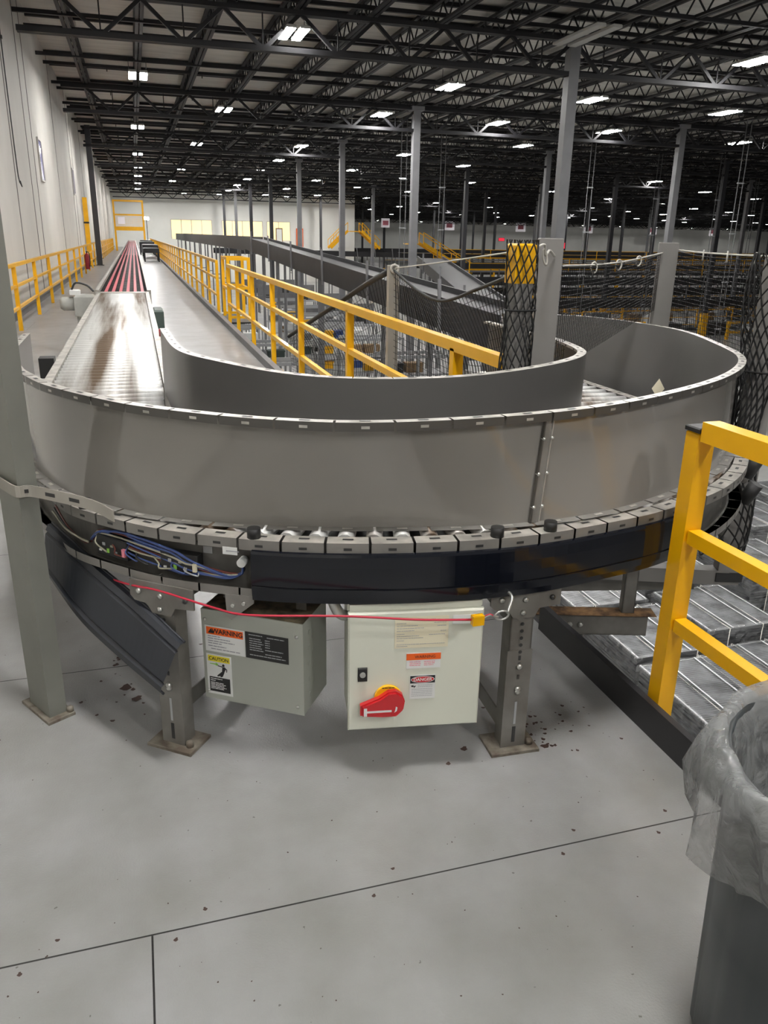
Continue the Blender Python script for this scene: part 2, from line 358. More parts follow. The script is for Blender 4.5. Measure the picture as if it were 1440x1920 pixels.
# ------------------------------------------------------------------ ceiling lamps
rows_wash = 1
def make_lamp(loc, label):
    t = thing('ceiling_lamp', label, 'ceiling lamp', loc, 'twin high-bay ceiling lamps')
    x, y, z = loc
    for s in (-1, 1):
        obj('lamp_housing', MB().obox((x+s*.16-.11,y-.6,z), (1,0,0), (0,1,0), (0,0,1), .22, 1.2, .07, bev=.02), 'lampoff', t)
        obj('lit_tube', MB().box((x+s*.16-.10,y-.58,z-.012), (x+s*.16+.10,y+.58,z-.001)), 'lampon', t)
    obj('mounting_bar', MB().box((x-.3,y-.03,z+.07), (x+.3,y+.03,z+.10)), 'steel', t)
    for s in (-1, 1): obj('hanger_wire', MB().tube([(x+s*.25,y,z+.1),(x+s*.25,y,6.47)], .008, 4), 'steel', t)
    return t
LZ = 6.0
rows = [('mezzanine aisle', [(.6,-6),(.6,1.5),(.55,8),(.55,14.5),(.5,27.3),(.55,39.8),(.62,53),(.7,63.2),(.75,73),(.8,83.5),(.82,94),(.85,103)]),
        ('first bay past the mezzanine', [(3.9,-4),(5.2,7.7),(3.9,20.5),(3.6,33.05),(3.5,45.7),(3.7,63.4),(3.7,78)]),
        ('near column row', [(9.7,6.5),(9.7,13),(9.65,25.4),(9.35,31.8),(8.7,44.2),(9.0,53),(9.1,61.9),(9.5,71.7),(9.7,80.6),(10.0,90.8),(10.0,101)]),
        ('second bay past the mezzanine', [(15.5,6),(15.5,12.5),(15.5,19.0),(14.8,25.8),(14.3,32.1),(14.9,46),(15,58),(15,70),(15,84),(15,98)]),
        ('third bay past the mezzanine', [(21,19.5),(20.45,26.3),(19.6,32.5),(18.8,39),(20.5,51),(20.5,63),(20.5,77),(20.5,95)])]
far_x = [27+11.5*q for q in range(12)]
for q, X in enumerate(far_x):
    ys = [Y for Y in (33.5+16*r+(7 if q % 2 else 0) for r in range(9)) if X < .92*Y+1 and not (X < 28.5 and Y > 106)]
    if ys: rows.append(('%s lamp row out' % ordw(q+5), [(X, Y) for Y in ys]))
lamp0 = None; nl = 0
rows.append(('distant dock wall, added to brighten it', [(40+13*q, 226) for q in range(13)]))  # made-up lamp row, there only to wash the dock wall with light
rows.append(('office end wall, added to light it', [(6,101.5),(12,103),(18,101.5),(24,103)]))  # extra lamps added because the end wall came out too dark
for nm, pts in rows:
    for i, (X, Y) in enumerate(pts):
        lb = 'twin-tube ceiling lamp above the %s, %s from the camera' % (nm, ordw(i))
        if lamp0 is None: lamp0 = make_lamp((0,0,LZ), lb); lk = kids(lamp0); lamp0.location = (X, Y, LZ)
        else: copy_tree(lamp0, (X, Y, LZ), None, lb, children=lk)
        nl += 1
t = thing('ceiling_lamp', 'unlit twin-tube ceiling lamp under the girder at the nearest big column', 'ceiling lamp', (10.2,18.3,6.0))
for s in (-1, 1): obj('lamp_housing', MB().obox((10.2+s*.2-.11,17.3,6.0), (1,0,0), (0,1,0), (0,0,1), .22, 2.0, .07, bev=.02), 'lampoff', t)
obj('mounting_bar', MB().box((9.9,18.27,6.07), (10.5,18.33,6.10)), 'steel', t)
m = MB().tube([(10.0,18.3,6.1),(10.0,18.3,6.5)], .008, 4); obj('hanger_wire', m, 'steel', t)

# ------------------------------------------------------------------ curved roller conveyor
def p2(pts, n, z): return spline([(x, y, z) for x, y in pts], n)
GT = [(-.545,4.4),(-.533,3.79),(-.481,3.463),(-.444,3.25),(-.39,3.091),(-.30,2.874),(-.12,2.598),(.036,2.423),(.323,2.211),(.639,2.10),(1.12,2.115),(1.579,2.254),(2.158,2.579),(2.60,3.0),(2.86,3.5),(3.06,4.05),(3.06,4.5),(2.95,4.90),(2.65,5.17),(2.45,5.22)]
GB = [(-.55,4.4),(-.54,3.79),(-.50,3.42),(-.44,3.16),(-.372,2.96),(-.277,2.745),(-.145,2.569),(.012,2.42),(.276,2.277),(.665,2.155),(1.126,2.09),(1.567,2.18),(2.13,2.49),(2.55,2.95),(2.80,3.5),(2.98,4.05),(2.98,4.45),(2.88,4.83),(2.6,5.10),(2.42,5.15)]
FO = [(-.57,4.4),(-.575,3.8),(-.53,3.4),(-.45,3.07),(-.36,2.84),(-.27,2.62),(-.11,2.43),(.02,2.31),(.17,2.215),(.36,2.12),(.63,2.04),(.9,2.0),(1.13,2.0),(1.4,2.045),(1.63,2.105),(2.0,2.27),(2.34,2.55),(2.58,2.9),(2.68,3.25),(2.70,3.6),(2.70,5.0)]
FI = [(.13,4.5),(.15,3.75),(.275,3.36),(.529,2.95),(.839,2.80),(1.226,2.81),(1.69,3.04),(1.97,3.33),(2.09,3.68),(2.11,4.1),(2.11,5.0)]
IT = [(.105,4.55),(.112,4.3),(.15,3.682),(.275,3.333),(.529,2.925),(.839,2.767),(1.226,2.779),(1.694,3.011),(1.98,3.295),(2.095,3.679),(2.115,3.907),(2.115,4.3),(2.115,4.7)]
cv = thing('curve_conveyor', 'large grey roller conveyor curve with tall guards turning back on itself', 'conveyor', (1.1,3.6,0))
def loft(a, b, th, na, zl=1.):
    """a thin sheet standing between polyline b (bottom) and a (top)"""
    m = MB(); n = len(a); R = normals2(a); Q = [p+r*-th for p, r in zip(a, R)]; Q2 = [p+r*-th for p, r in zip(b, R)]
    k = 5
    m.grid([[q.lerp(p, i/k) for p, q in zip(a, b)] for i in range(k+1)])
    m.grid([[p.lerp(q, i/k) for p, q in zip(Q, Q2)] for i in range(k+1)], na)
    m.add(list(a)+list(Q), [(i,i+1,n+i+1,n+i) for i in range(n-1)], 2); m.add(list(b)+list(Q2), [(i+1,i,n+i,n+i+1) for i in range(n-1)])
    for j in (0, n-1): m.add([a[j],b[j],Q2[j],Q[j]], [(0,1,2,3)])
    return m
NG = 150
gt, gb = p2(GT, NG, 1.13), p2(GB, NG, .785)
for p in gb:
    if p.x > 1.5: f_ = min(1, max(0, (p.y-2.9)/.6)); p.z -= .22*f_*f_*(3-2*f_)
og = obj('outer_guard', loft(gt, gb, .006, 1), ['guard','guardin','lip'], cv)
def tabs(line, R, N, gap, w, drop, holes=True, o0=0., under=False):
    """row of bent sheet tabs along a rim"""
    m = MB(); n = len(line)
    for k in range(N):
        a = (k+gap)/N*(n-1); b = (k+1)/N*(n-1); rows = []
        ts = [a+(b-a)*q/3 for q in range(4)]
        P = lambda t: line[int(t)].lerp(line[min(int(t)+1,n-1)], t-int(t)); Q = lambda t: R[min(int(round(t)),n-1)]
        if under: prof = [(o0,0),(o0+w,0),(o0+w,drop)]
        else: prof = [(o0,0),(o0+w,0),(o0+w,-drop)]
        for i in range(2): m.grid([[P(t)+Q(t)*prof[i+d][0]+V((0,0,prof[i+d][1])) for t in ts] for d in (0, 1)], i, False)
        if holes:
            c = P((a+b)/2)+Q((a+b)/2)*(o0+w*.45)+V((0,0,.0015 if not under else -.0015)); d = (P(b)-P(a)).normalized(); r = Q((a+b)/2)
            m.add([c+d*x*.016+r*y*.006 for x, y in ((-1,-1),(1,-1),(1,1),(-1,1))], [(0,1,2,3)], 2)
            if drop and not under:
                c = P((a+b)/2)+Q((a+b)/2)*(o0+w+.001)+V((0,0,-drop*.55)); m.add([c+d*x*.012+V((0,0,y*.004)) for x, y in ((-1,-1),(1,-1),(1,1),(-1,1))], [(0,1,2,3)], 3)
    return m
R = normals2(gt)
obj('guard_rim', tabs(gt, R, 46, .045, .028, .026), ['lip','tab','dark','lip'], cv, 'bent lip of tabs along the top of the outer guard')
R = normals2(gb)
obj('guard_foot', tabs(gb, R, 46, .05, .035, 0, True), ['frame','frame','lip'], cv)
it = p2(IT, 90, 1.13); ib = p2([(x, y) for x, y in IT], 90, .79)
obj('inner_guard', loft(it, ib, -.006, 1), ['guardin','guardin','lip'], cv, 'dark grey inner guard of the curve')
obj('guard_rim', tabs(it, [-r for r in normals2(it)], 32, .03, .035, .012), ['lip','lip','dark','dark'], cv)
fo = p2(FO, 160, .778); fi = p2(FI, 120, .778)
R = normals2(fo); RI = normals2(fi)
def sweep(line, R, prof, mi=0):
    return MB().grid([[p+r*o+V((0,0,z-p.z)) for p, r in zip(line, R)] for o, z in prof], mi, False)
obj('side_frame', sweep(fo, R, [(-.058,.776),(-.058,.592),(0,.592)]), 'channel', cv)
obj('frame_rim', tabs(fo, R, 56, .06, .055, .034, True, -.055), ['frametop','frame','dark','dark'], cv, 'dusty bent top flange tabs of the outer frame')
fb = [V((p.x, p.y, .592)) for p in fo]
obj('frame_foot', tabs(fb, R, 56, .05, .05, .028, False, -.05, True), ['frame','frame','dark'], cv)
obj('side_frame', sweep(fi, [-r for r in RI], [(0,.778),(.03,.778),(.03,.60),(0,.60)]), 'frame', cv)
obj('bed_pan', MB().grid([[V((p.x,p.y,.60)) for p in [fi[int(i/59*119)] for i in range(60)]], [V((p.x,p.y,.60))-r*.06 for p, r in [(fo[int(i/59*159)], R[int(i/59*159)]) for i in range(60)]]]), 'dark', cv)
def at(line, f): t = f*(len(line)-1); i = min(int(t), len(line)-2); return line[i].lerp(line[i+1], t-i)
fo_c = [p for i, p in enumerate(fo) if p.x < 2.69 or p.y < 3.62]; fi_c = [p for p in fi if p.x < 2.1 or p.y < 3.75]
fo_c = [p for p in fo_c if not (p.x < -.5 and p.y > 3.8)]; fi_c = [p for p in fi_c if not (p.x < .2 and p.y > 3.8)]
NR = 60
for k in range(NR):
    a = at(fi_c, k/(NR-1)); b = at(fo_c, k/(NR-1)); d = (b-a).normalized()
    a = V((a.x,a.y,.757)); b = V((b.x,b.y,.757))-d*.062
    obj('roller', MB().tube([a,b], [.019,.027], 10), 'roller', cv)
for k in range(6):
    y = 3.90+k*.115; obj('roller', MB().cyl((-.50,y,.752), (.085,y,.752), .040, 12), 'roller', cv)
for k in range(12):
    y = 3.70+k*.108; obj('roller', MB().cyl((2.125,y,.752), (2.64,y,.752), .030, 12), 'roller', cv)
for x in (-.228,.278,.995,1.160,2.60):
    i = min(range(160), key=lambda i: abs(fo[i].x-x)+(10 if fo[i].y > 3.3 else 0)); p = fo[i]-R[i]*.02
    obj('rubber_stop', MB().cyl((p.x,p.y,.778), (p.x,p.y,.808), .020, 14), 'black', cv)
# splice of the outer guard
i = min(range(NG), key=lambda i: abs(gt[i].x-1.155)+(9 if gt[i].y > 2.6 else 0)); u = (gt[i+1]-gt[i]).normalized(); n = normals2(gt)[i]; up = (gt[i]-gb[i]).normalized()
o0 = gb[i]+n*.001
sp = obj('splice_bar', MB().obox(o0-u*.014, u, up, n, .028, .335, .006, bev=.001), 'frame', cv)
obj('splice_edge', MB().obox(o0-u*.019, u, up, n, .005, .335, .010), 'tab', cv)
obj('splice_edge', MB().obox(o0+u*.014, u, up, n, .003, .335, .010), 'lip', cv)
for z in (.05,.155,.265,.325):
    for s in (-.013, .02):
        c = o0+up*z+u*s; obj('bolt', MB().tube([c, c+n*.010, c+n*.014], [.0065,.0065,.002], 8), 'bolt', cv)
# black snap-on side cover
i0 = min(range(160), key=lambda i: abs(fo[i].x-.248)+(9 if fo[i].y > 3 else 0)); i1 = min(range(160), key=lambda i: abs(fo[i].x-1.80)+(9 if fo[i].y > 3 else 0))
cl, cr = fo[i0:i1+1], R[i0:i1+1]
prof = [(.002,.748),(.011,.746),(.014,.738),(.0165,.705),(.0175,.672),(.0175,.641),(.0145,.638),(.0175,.635),(.0155,.610),(.012,.590),(.004,.586)]
m = sweep(cl, cr, prof)
m.sm = [False]*len(m.f)
for j in (0, -1): m.add([cl[j]+cr[j]*o+V((0,0,z-.778)) for o, z in prof], [tuple(range(len(prof)))])
obj('side_cover', m, 'cover', cv, 'glossy black snap-on plastic side cover')
# exposed wiring on the left
def onfo(x, off, z):
    i = min(range(159), key=lambda i: abs(fo[i].x-x)+(9 if fo[i].y > 3.3 else 0)); return V((fo[i].x,fo[i].y,0))+R[i]*off+V((0,0,z))
wr = [('blue', .0042), ('blue', .004), ('wred', .0035), ('dark', .004), ('beige', .0032), ('blue', .0035), ('wred', .003), ('dark', .003), ('blue', .003), ('beige', .003), ('wred', .003), ('dark', .0035), ('blue', .003)]
for k, (mt, r) in enumerate(wr):
    j = lambda: random.uniform(-.007, .007)
    q = [(-.245,.668+j()),(-.20,.70+j()),(-.14,.726-.0045*k+j()),(-.075,.724-.005*k+j()),(.015,.706-.005*k+j()),(.075,.684-.004*k+j()),(.112,.668-.002*k+j()),(.17,.650-.001*k+j()),(.205,.655+j()*.5),(.225,.685-.001*k)]
    m = MB().tube(spline([onfo(x, -.03-.003*(k%4)+(.012 if 2 < i < 8 else 0), z) for i, (x, z) in enumerate(q)], 40), r, 6); obj('cable', m, mt, cv)
for k in range(7):
    x0 = -.21+.045*k; m = MB().tube(spline([onfo(x0, -.03, .70-.006*k), onfo(x0+.012, -.012, .672-.004*k), onfo(x0+.03, -.008, .655-.003*k), onfo(x0+.045, -.016, .646)], 14), .0028, 5); obj('cable', m, ['beige','wred','blue','dark','beige','blue','pale'][k], cv)
for k in range(3):
    q = [(-.36,.70-.01*k),(-.32,.66),(-.27,.645+.008*k),(-.235,.66)]
    obj('cable', MB().tube(spline([onfo(x, -.03+.006*k, z) for x, z in q], 20), .0035, 6), ['wred','dark','beige'][k], cv)
for k, (x0, x1) in enumerate(((-.195,-.10), (-.015,.088))):
    a, b = onfo(x0, -.05, .632), onfo(x1, -.05, .632); u = (b-a).normalized(); n = V((u.y,-u.x,0)); L = (b-a).length
    cmod = obj('control_module', MB().obox(a, u, (0,0,1), n, L, .066, .034, bev=.003), 'black', cv, 'black electronic control module inside the open frame')
    for q in range(5): obj('terminal', MB().obox(a+u*(.012+q*.018)+V((0,0,.014+.022*(q%2)))+n*.034, u, (0,0,1), n, .010, .006+.004*(q%3), .003), ['white','pale','green','beige','pale'][q], cmod)
    obj('connector', MB().obox(a+u*(L*.9)+V((0,0,.016))+n*.034, u, (0,0,1), n, .012, .026, .008), 'cream' if k else 'pink', cmod)
for x in (-.186,-.131,-.075,-.021,.046,.108,.169):
    a = onfo(x, -.058, .742); b = onfo(x, -.03, .742); obj('roller_axle', MB().cyl(a, b, .007, 6), 'black', cv)
a, b = onfo(.178, .0015, .725), onfo(.236, .0015, .725); u = (b-a).normalized(); n = V((u.y,-u.x,0))
lt = obj('label_sticker', MB().obox(a, u, (0,0,1), n, (b-a).length, .024, .001), 'white', cv)
obj('lettering', MB().obox(a+u*.012+V((0,0,.010))+n*.0012, u, (0,0,1), n, .04, .003, .0004), 'greyink', lt)
a = onfo(.12, -.055, .697); u = (onfo(.15,-.055,.69)-a); u.z = 0; u.normalize(); n = V((u.y,-u.x,0))
obj('rating_plate', MB().obox(a, u, (0,0,1), n, .03, .022, .001), 'pale', cv)
a = onfo(.224, -.05, .69); obj('cable_gland', MB().cyl(a, a+R[i0]*.03, .014, 14), 'white', cv)
# triangular hanger plate under the frame
a, b = onfo(.174, .003, 0), onfo(.279, .003, 0); u = (b-a).normalized(); n = V((u.y,-u.x,0)); w = (b-a).length
hp = obj('hanger_plate', MB().poly((a.x,a.y,.595), u, (0,0,1), [(0,0),(.004,-.075),(.018,-.085),(w*.99,-.022),(w,0)], n, -.005), 'frame', cv)
for x, z in ((.025,-.035), (.06,-.025)): obj('bolt', MB().cyl(a+u*x+V((0,0,.595+z)), a+u*x+V((0,0,.595+z))+n*.006, .006, 8), 'bolt', hp)

def make_leg(fx, fy, rad, lb, ztop=.60, zfoot=0., depth=.74):
    """one H-shaped floor support; its outer upright front face is at (fx, fy), rad points inward"""
    t = obj('support_leg', MB(), 'leg', cv, lb); rad = V((rad[0],rad[1],0)).normalized(); u = V((rad.y,-rad.x,0)); up = V((0,0,1)); f = V((fx,fy,0)); n = -rad
    def upright(base, w, d, sgn, main):
        m = MB().obox(base-u*w/2+up*zfoot, u, up, rad, w, ztop-zfoot, .005)
        for s in (-1, 1): m.obox(base+u*(s*w/2-(.005 if s > 0 else 0))+up*zfoot, u, up, rad, .005, ztop-zfoot, d)
        m.obox(base-u*(w/2+.004)+up*zfoot-rad*.004, u, up, rad, w+.008, (ztop-zfoot)*.62, .004)
        o = obj('upright', m, 'leg', t)
        obj('base_plate', MB().obox(base-u*.085-rad*.035+up*zfoot, u, rad, up, .17, .12, .012, bev=.002), 'plate', t)
        if main:
            for z in (.47,.445,.42,.395,.37): c = base+up*z+n*.0045; obj('hole', MB().tube([c, c+n*.001], .0062, 10), 'dark', t)
            for z in (.34,.315,.27): obj('slot', MB().obox(base+up*z-u*.004+n*.0045, u, up, n, .008, .016, .0006), 'dark', t)
            obj('slot', MB().obox(base+up*.03-u*.006+n*.0045, u, up, n, .012, .06, .0006), 'dark', t)
            for z in (.318,.235,.225): c = base+up*z+n*.004; obj('bolt', MB().tube([c, c+n*.008, c+n*.011], [.010,.010,.004], 8), 'bolt', t)
            obj('slot', MB().obox(base+up*.10-u*.004+n*.0045, u, up, n, .008, .085, .0008), 'pale', t)
            c = base+u*.06+up*(zfoot+.012); obj('anchor_bolt', MB().tube([c, c+up*.018, c+up*.022], [.013,.013,.004], 8), 'plate', t)
    upright(f, .078, .06, 1, True); upright(f+rad*depth, .078, .06, 1, False)
    for z in (.46,.06): obj('cross_brace', MB().obox(f-u*.036+rad*.03+up*z, rad, up, u, depth-.03, .075 if z > .3 else .06, .005), 'leg', t)
    m = MB().poly(f+up*(ztop-.005)+n*.006, u, up, [(-.115,0),(-.115,-.055),(-.10,-.07),(-.055,-.075),(-.035,-.105),(.035,-.105),(.05,-.075),(.12,-.068),(.12,0)], n, .006)
    tp = obj('top_plate', m, 'leg', t)
    for x, z in ((0,-.04),(-.005,-.085),(.09,-.04),(-.08,-.035)):
        c = f+u*x+up*(ztop-.005+z)+n*.012; obj('bolt', MB().tube([c, c+n*.006, c+n*.009], [.009,.009,.003], 8), 'bolt' if x < .05 else 'dark', tp)
    return t
make_leg(1.085, 2.02, (.05,1), 'grey floor support leg beside the ivory cabinet', .605)
make_leg(.0, 2.335, (.61,.79), 'grey floor support leg behind the fallen cover', .60)
m = MB().obox((-.06,2.29,.565), (.79,-.61,0), (.61,.79,0), (0,0,1), .17, .12, .006)
# support leg out over the gap, on a rusty strut bolted to the deck edge
t = obj('outrigger', MB(), 'leg', cv, 'rusty strut holding the conveyor leg out over the drop')
d = V((.955,-.30,0)).normalized(); q = V((.30,.955,0)); o0 = V((1.62,3.06,-.17))
obj('strut_beam', MB().obox(o0, d, (0,0,1), q, .62, .10, .005).obox(o0+V((0,0,.095)), d, q, (0,0,1), .62, .085, .005).obox(o0, d, q, (0,0,1), .62, .085, .005), 'leg', t)
obj('rust_patch', MB().obox(o0+V((0,0,.1005)), d, q, (0,0,1), .66, .088, .003), 'rust', t)
for x in (.21,.25,.30): c = o0+d*x+V((0,0,.055)); obj('bolt', MB().tube([c, c-q*.010, c-q*.014], [.012,.012,.004], 8), 'bolt', t)
c = o0+d*.50+q*.03
obj('upright', MB().obox(c+V((0,0,.104)), d, (0,0,1), q, .06, .5, .005).obox(c+V((0,0,.104)), d, (0,0,1), q, .005, .5, .05).obox(c+d*.055+V((0,0,.104)), d, (0,0,1), q, .005, .5, .05), 'leg', t)
t = obj('outrigger', MB(), 'leg', cv, 'second strut end with dusty top behind the yellow rail')
d = V((.90,-.2,0)).normalized(); q = V((.2,.90,0)).normalized(); o0 = V((1.62,3.62,-.21))
obj('strut_beam', MB().obox(o0, d, (0,0,1), q, 1.26, .11, .006).obox(o0+V((0,0,.104)), d, q, (0,0,1), 1.26, .12, .006), 'leg', t)
obj('rust_patch', MB().obox(o0+d*.75+V((0,0,.11)), d, q, (0,0,1), .5, .12, .003), 'rust', t)
obj('upright', MB().obox(o0+d*.86+V((0,0,.11))+q*.03, d, (0,0,1), q, .06, .46, .04), 'leg', t)
# drive clutter at the far right of the curve
for k, (x, y, z, s) in enumerate(((2.62,2.86,.66,.05),(2.56,2.78,.56,.045),(2.70,2.98,.60,.05))):
    obj('drive_bearing', MB().cyl((x,y,z-s), (x+.03,y-.03,z+s), s*.7, 10), ['dark','black','frame'][k], cv)

# ------------------------------------------------------------------ loose cover, boxes, cord
S = [((-.36,2.80,.66),(-.39,2.80,.47)),((-.215,2.58,.585),(-.275,2.58,.375)),((-.085,2.40,.52),(-.15,2.40,.31)),((.045,2.23,.435),(-.03,2.23,.265))]
A, B = spline([a for a, b in S], 30), spline([b for a, b in S], 30)
pr = [(0,.012),(.03,-.004),(.12,-.012),(.16,-.004),(.20,-.012),(.75,-.012),(.80,-.004),(.85,-.012),(.96,-.004),(1,.012)]
m = MB(); rows = []
for a, b in zip(A, B):
    w = b-a; i = A.index(a); dl = (A[min(i+1,29)]-A[max(i-1,0)]); n = dl.cross(w).normalized()
    if n.y > 0: n = -n
    rows.append([a.lerp(b, f)-n*(o*1.0) for f, o in pr])
m.grid(rows, 0, False); lc = thing('loose_side_cover', 'charcoal plastic side cover hanging loose down to the floor by the sage post', 'side cover', (-.1,2.4,.0))
obj('cover_panel', m, 'loose', lc)
for j, nm in ((0,'cover_lip'), (-1,'cover_lip')):
    obj(nm, MB().tube([r[j] for r in rows], .0045, 6), 'loose', lc)

def sticker(parent, name, o, u, v, w, h, m, lift=.001, label=None, thk=.0008):
    u, v = V(u), V(v); n = u.cross(v); return obj(name, MB().obox(V(o)+n*lift, u, v, n, w, h, thk), m, parent, label)
def lines(parent, o, u, v, rows, m, h, lift):
    """small print too fine to read, as one sheet of text strokes"""
    mb = MB(); u, v = V(u), V(v); n = u.cross(v)
    for x0, x1, y in rows:
        x = x0
        while x < x1-1e-6:
            L = min(random.uniform(.3, 1)*h*7, x1-x); mb.obox(V(o)+u*x+v*y+n*lift, u, v, n, L*.88, h, .0003); x += L
    return obj('lettering', mb, m, parent)

# grey box
jb = thing('junction_box', 'grey steel power box with warning stickers hung under the curve', 'electrical box', (.27,2.25,.165))
P0 = V((.115,2.345,.165)); u = V((.405-.115,2.15-2.345,0)); W = u.length; u.normalize(); n = V((u.y,-u.x,0)); up = V((0,0,1)); H = .325; D = .20
obj('enclosure', MB().obox(P0, u, up, -n, W, H, D, bev=.003), 'box', jb)
obj('lid', MB().obox(P0-u*.002, u, up, n, W+.004, H+.001, .004, bev=.001), 'box', jb)
obj('dust_layer', MB().obox(P0+V((0,0,H)), u, -n, up, W, D, .0015), 'boxtop', jb)
for x, z in ((.012,.29),(.012,.03),(W-.02,.28),(W-.02,.03)):
    c = P0+u*x+up*z+n*.004; obj('lid_screw', MB().tube([c, c+n*.003, c+n*.005], [.006,.006,.002], 8), 'bolt', jb)
k = MB()
for q in range(9): c = P0+u*W-n*(.05+.03*(q%2))+up*(.05+.028*q); k.tube([c, c+u*.001], .009, 10)
obj('knockout', k, 'box', jb)
F = P0+n*.004
s = sticker(jb, 'warning_sticker', F+u*.010+up*.178, u, up, .142, .093, 'white')
o = F+u*.010+up*.178
sticker(s, 'warning_band', o+u*.006+up*.062, u, up, .130, .026, 'orange', .002)
text('WARNING', .023, o+u*.081+up*.075, u, up, .0032, s, 'ink', bold=.0006, xs=.98)
obj('alert_symbol', MB().poly(o+n*.003, u, up, [(.012,.067),(.034,.067),(.023,.084)], n, .0004), 'ink', s)
lines(s, o, u, up, [(.01,.055,.054),(.01,.09,.046),(.01,.105,.037),(.01,.06,.029),(.01,.075,.019),(.02,.125,.009)], 'greyink', .0032, .002)
s = sticker(jb, 'rating_plate', F+u*.154+up*.178, u, up, .148, .093, 'blackplate'); o = F+u*.154+up*.178
lines(s, o, u, up, [(.012,.06,.083),(.075,.135,.081)]+[(.014,.055+.004*(i%3),.070-.008*i) for i in range(6)]+[(.068,.085,.070-.008*i) for i in range(4)]+[(.068,.13,.036),(.068,.125,.021),(.014,.138,.012)], 'pale', .0028, .002)
s = sticker(jb, 'caution_sticker', F+u*.010+up*.020, u, up, .090, .148, 'white'); o = F+u*.010+up*.020
sticker(s, 'caution_band', o+u*.006+up*.122, u, up, .078, .021, 'yprint', .002)
text('CAUTION', .0165, o+u*.045+up*.132, u, up, .0032, s, 'ink', bold=.0004, xs=.95)
sticker(s, 'caution_text_panel', o+u*.008+up*.010, u, up, .074, .054, 'blackplate', .002)
lines(s, o, u, up, [(.012,.055,.057),(.012,.03,.050)]+[(.012,.06+.008*(i%2),.042-.0055*i) for i in range(5)], 'white', .0026, .003)
fig = [[(.058,.108),(.064,.108),(.066,.113),(.061,.118),(.056,.113)], [(.055,.088),(.063,.086),(.069,.100),(.066,.107),(.057,.106)],
       [(.055,.089),(.063,.087),(.050,.072),(.038,.068),(.037,.072)], [(.057,.088),(.064,.087),(.057,.070),(.050,.067),(.048,.070)], [(.066,.106),(.074,.099),(.073,.089),(.070,.089),(.071,.097),(.065,.101)],
       [(.057,.105),(.040,.107),(.040,.110),(.058,.108)]]
mb = MB()
for f in fig: mb.poly(o+n*.003, u, up, f, n, .0004)
obj('warning_pictogram', mb, 'ink', s)
obj('warning_arrow', MB().poly(o+n*.003, u, up, [(.012,.112),(.034,.111),(.034,.107),(.044,.113),(.034,.119),(.034,.115),(.012,.114)], n, .0004), 'green', s)
for x in (.03, W-.06):
    c = P0+u*x-n*.09; obj('hanger_bracket', MB().obox(c+up*H, u, up, -n, .035, .588-.165-H, .004), 'leg', jb)

# ivory cabinet
cb = thing('control_cabinet', 'ivory control cabinet with red rotary disconnect handle under the curve', 'electrical cabinet', (.73,2.1,.155))
P0 = V((.525,2.062,.155)); u = V((.955-.525,1.99-2.062,0)); W = .415; u.normalize(); n = V((u.y,-u.x,0)); H = .435
obj('enclosure', MB().obox(P0+u*.006, u, up, -n, W-.012, H-.008, .20, bev=.004), 'cab', cb)
door = obj('door', MB().obox(P0, u, up, n, W, H-.028, .018, bev=.005), 'cab', cb)
obj('top_flange', MB().obox(P0+up*(H-.03)-n*.01, u, up, -n, W, .03, .19, bev=.003), 'cab', cb)
F = P0+n*.018
s = sticker(cb, 'data_label', F+u*.141+up*.285, u, up, .165, .105, 'cream'); o = F+u*.141+up*.285
lines(s, o, u, up, [(.04,.125,.095),(.006,.035,.083),(.12,.158,.083),(.006,.07,.075),(.13,.158,.072),(.006,.09,.066),(.006,.06,.058),(.14,.158,.055),(.006,.03,.047),(.006,.075,.040),(.105,.155,.043),(.006,.088,.033),(.006,.03,.025),(.006,.155,.012),(.006,.04,.006)], 'greyink', .0016, .002)
s = sticker(cb, 'tag_sticker', F+u*.318+up*.36, u, up, .068, .030, 'white'); lines(s, F+u*.318+up*.36, u, up, [(.016,.052,.014)], 'greyink', .003, .002)
s = sticker(cb, 'warning_sticker', F+u*.179+up*.213, u, up, .107, .054, 'white'); o = F+u*.179+up*.213
sticker(s, 'warning_band', o+up*.030, u, up, .107, .022, 'orange', .002); text('WARNING', .014, o+u*.058+up*.0405, u, up, .0032, s, 'ink', xs=.95)
lines(s, o, u, up, [(.01,.045,.022),(.055,.09,.022),(.01,.045,.016),(.055,.09,.016),(.01,.045,.010),(.055,.085,.010)], 'pink', .0022, .002)
s = sticker(cb, 'danger_sticker', F+u*.192+up*.105, u, up, .080, .084, 'white'); o = F+u*.192+up*.105
sticker(s, 'danger_band', o+u*.001+up*.056, u, up, .078, .026, 'ink', .002)
el = lambda r1, r2: [(.040+r1*cos(2*pi*q/28), .069+r2*sin(2*pi*q/28)) for q in range(28)]
obj('danger_oval', MB().poly(o+n*.003, u, up, el(.037,.0115), n, .0004).poly(o+n*.0032, u, up, el(.035,.0098), n, .0006, 1), ['white','red'], s)
text('DANGER', .0145, o+u*.04+up*.069, u, up, .0042, s, 'white', bold=.0003)
lines(s, o, u, up, [(.025,.072,.048-.006*i) for i in range(2)]+[(.006,.072,.034-.006*i) for i in range(5)], 'greyink', .0012, .002)
obj('shock_symbol', MB().poly(o+n*.002, u, up, [(.004,.048),(.013,.050),(.010,.046),(.020,.047),(.013,.038),(.014,.043),(.006,.043)], n, .0004), 'ink', s)
lk_ = obj('door_lock', MB().obox(F+u*.030+up*.178, u, up, n, .029, .046, .007, bev=.002), 'black', cb)
c = F+u*.0445+up*.203+n*.007; obj('lock_barrel', MB().tube([c, c+n*.004], .009, 14), 'bolt', lk_)
hd = obj('disconnect_switch', MB(), 'yellow', cb, 'yellow and red rotary disconnect switch')
c = F+u*.124+up*.118
obj('switch_disc', MB().tube([c, c+n*.012], .043, 32), 'yellow', hd)
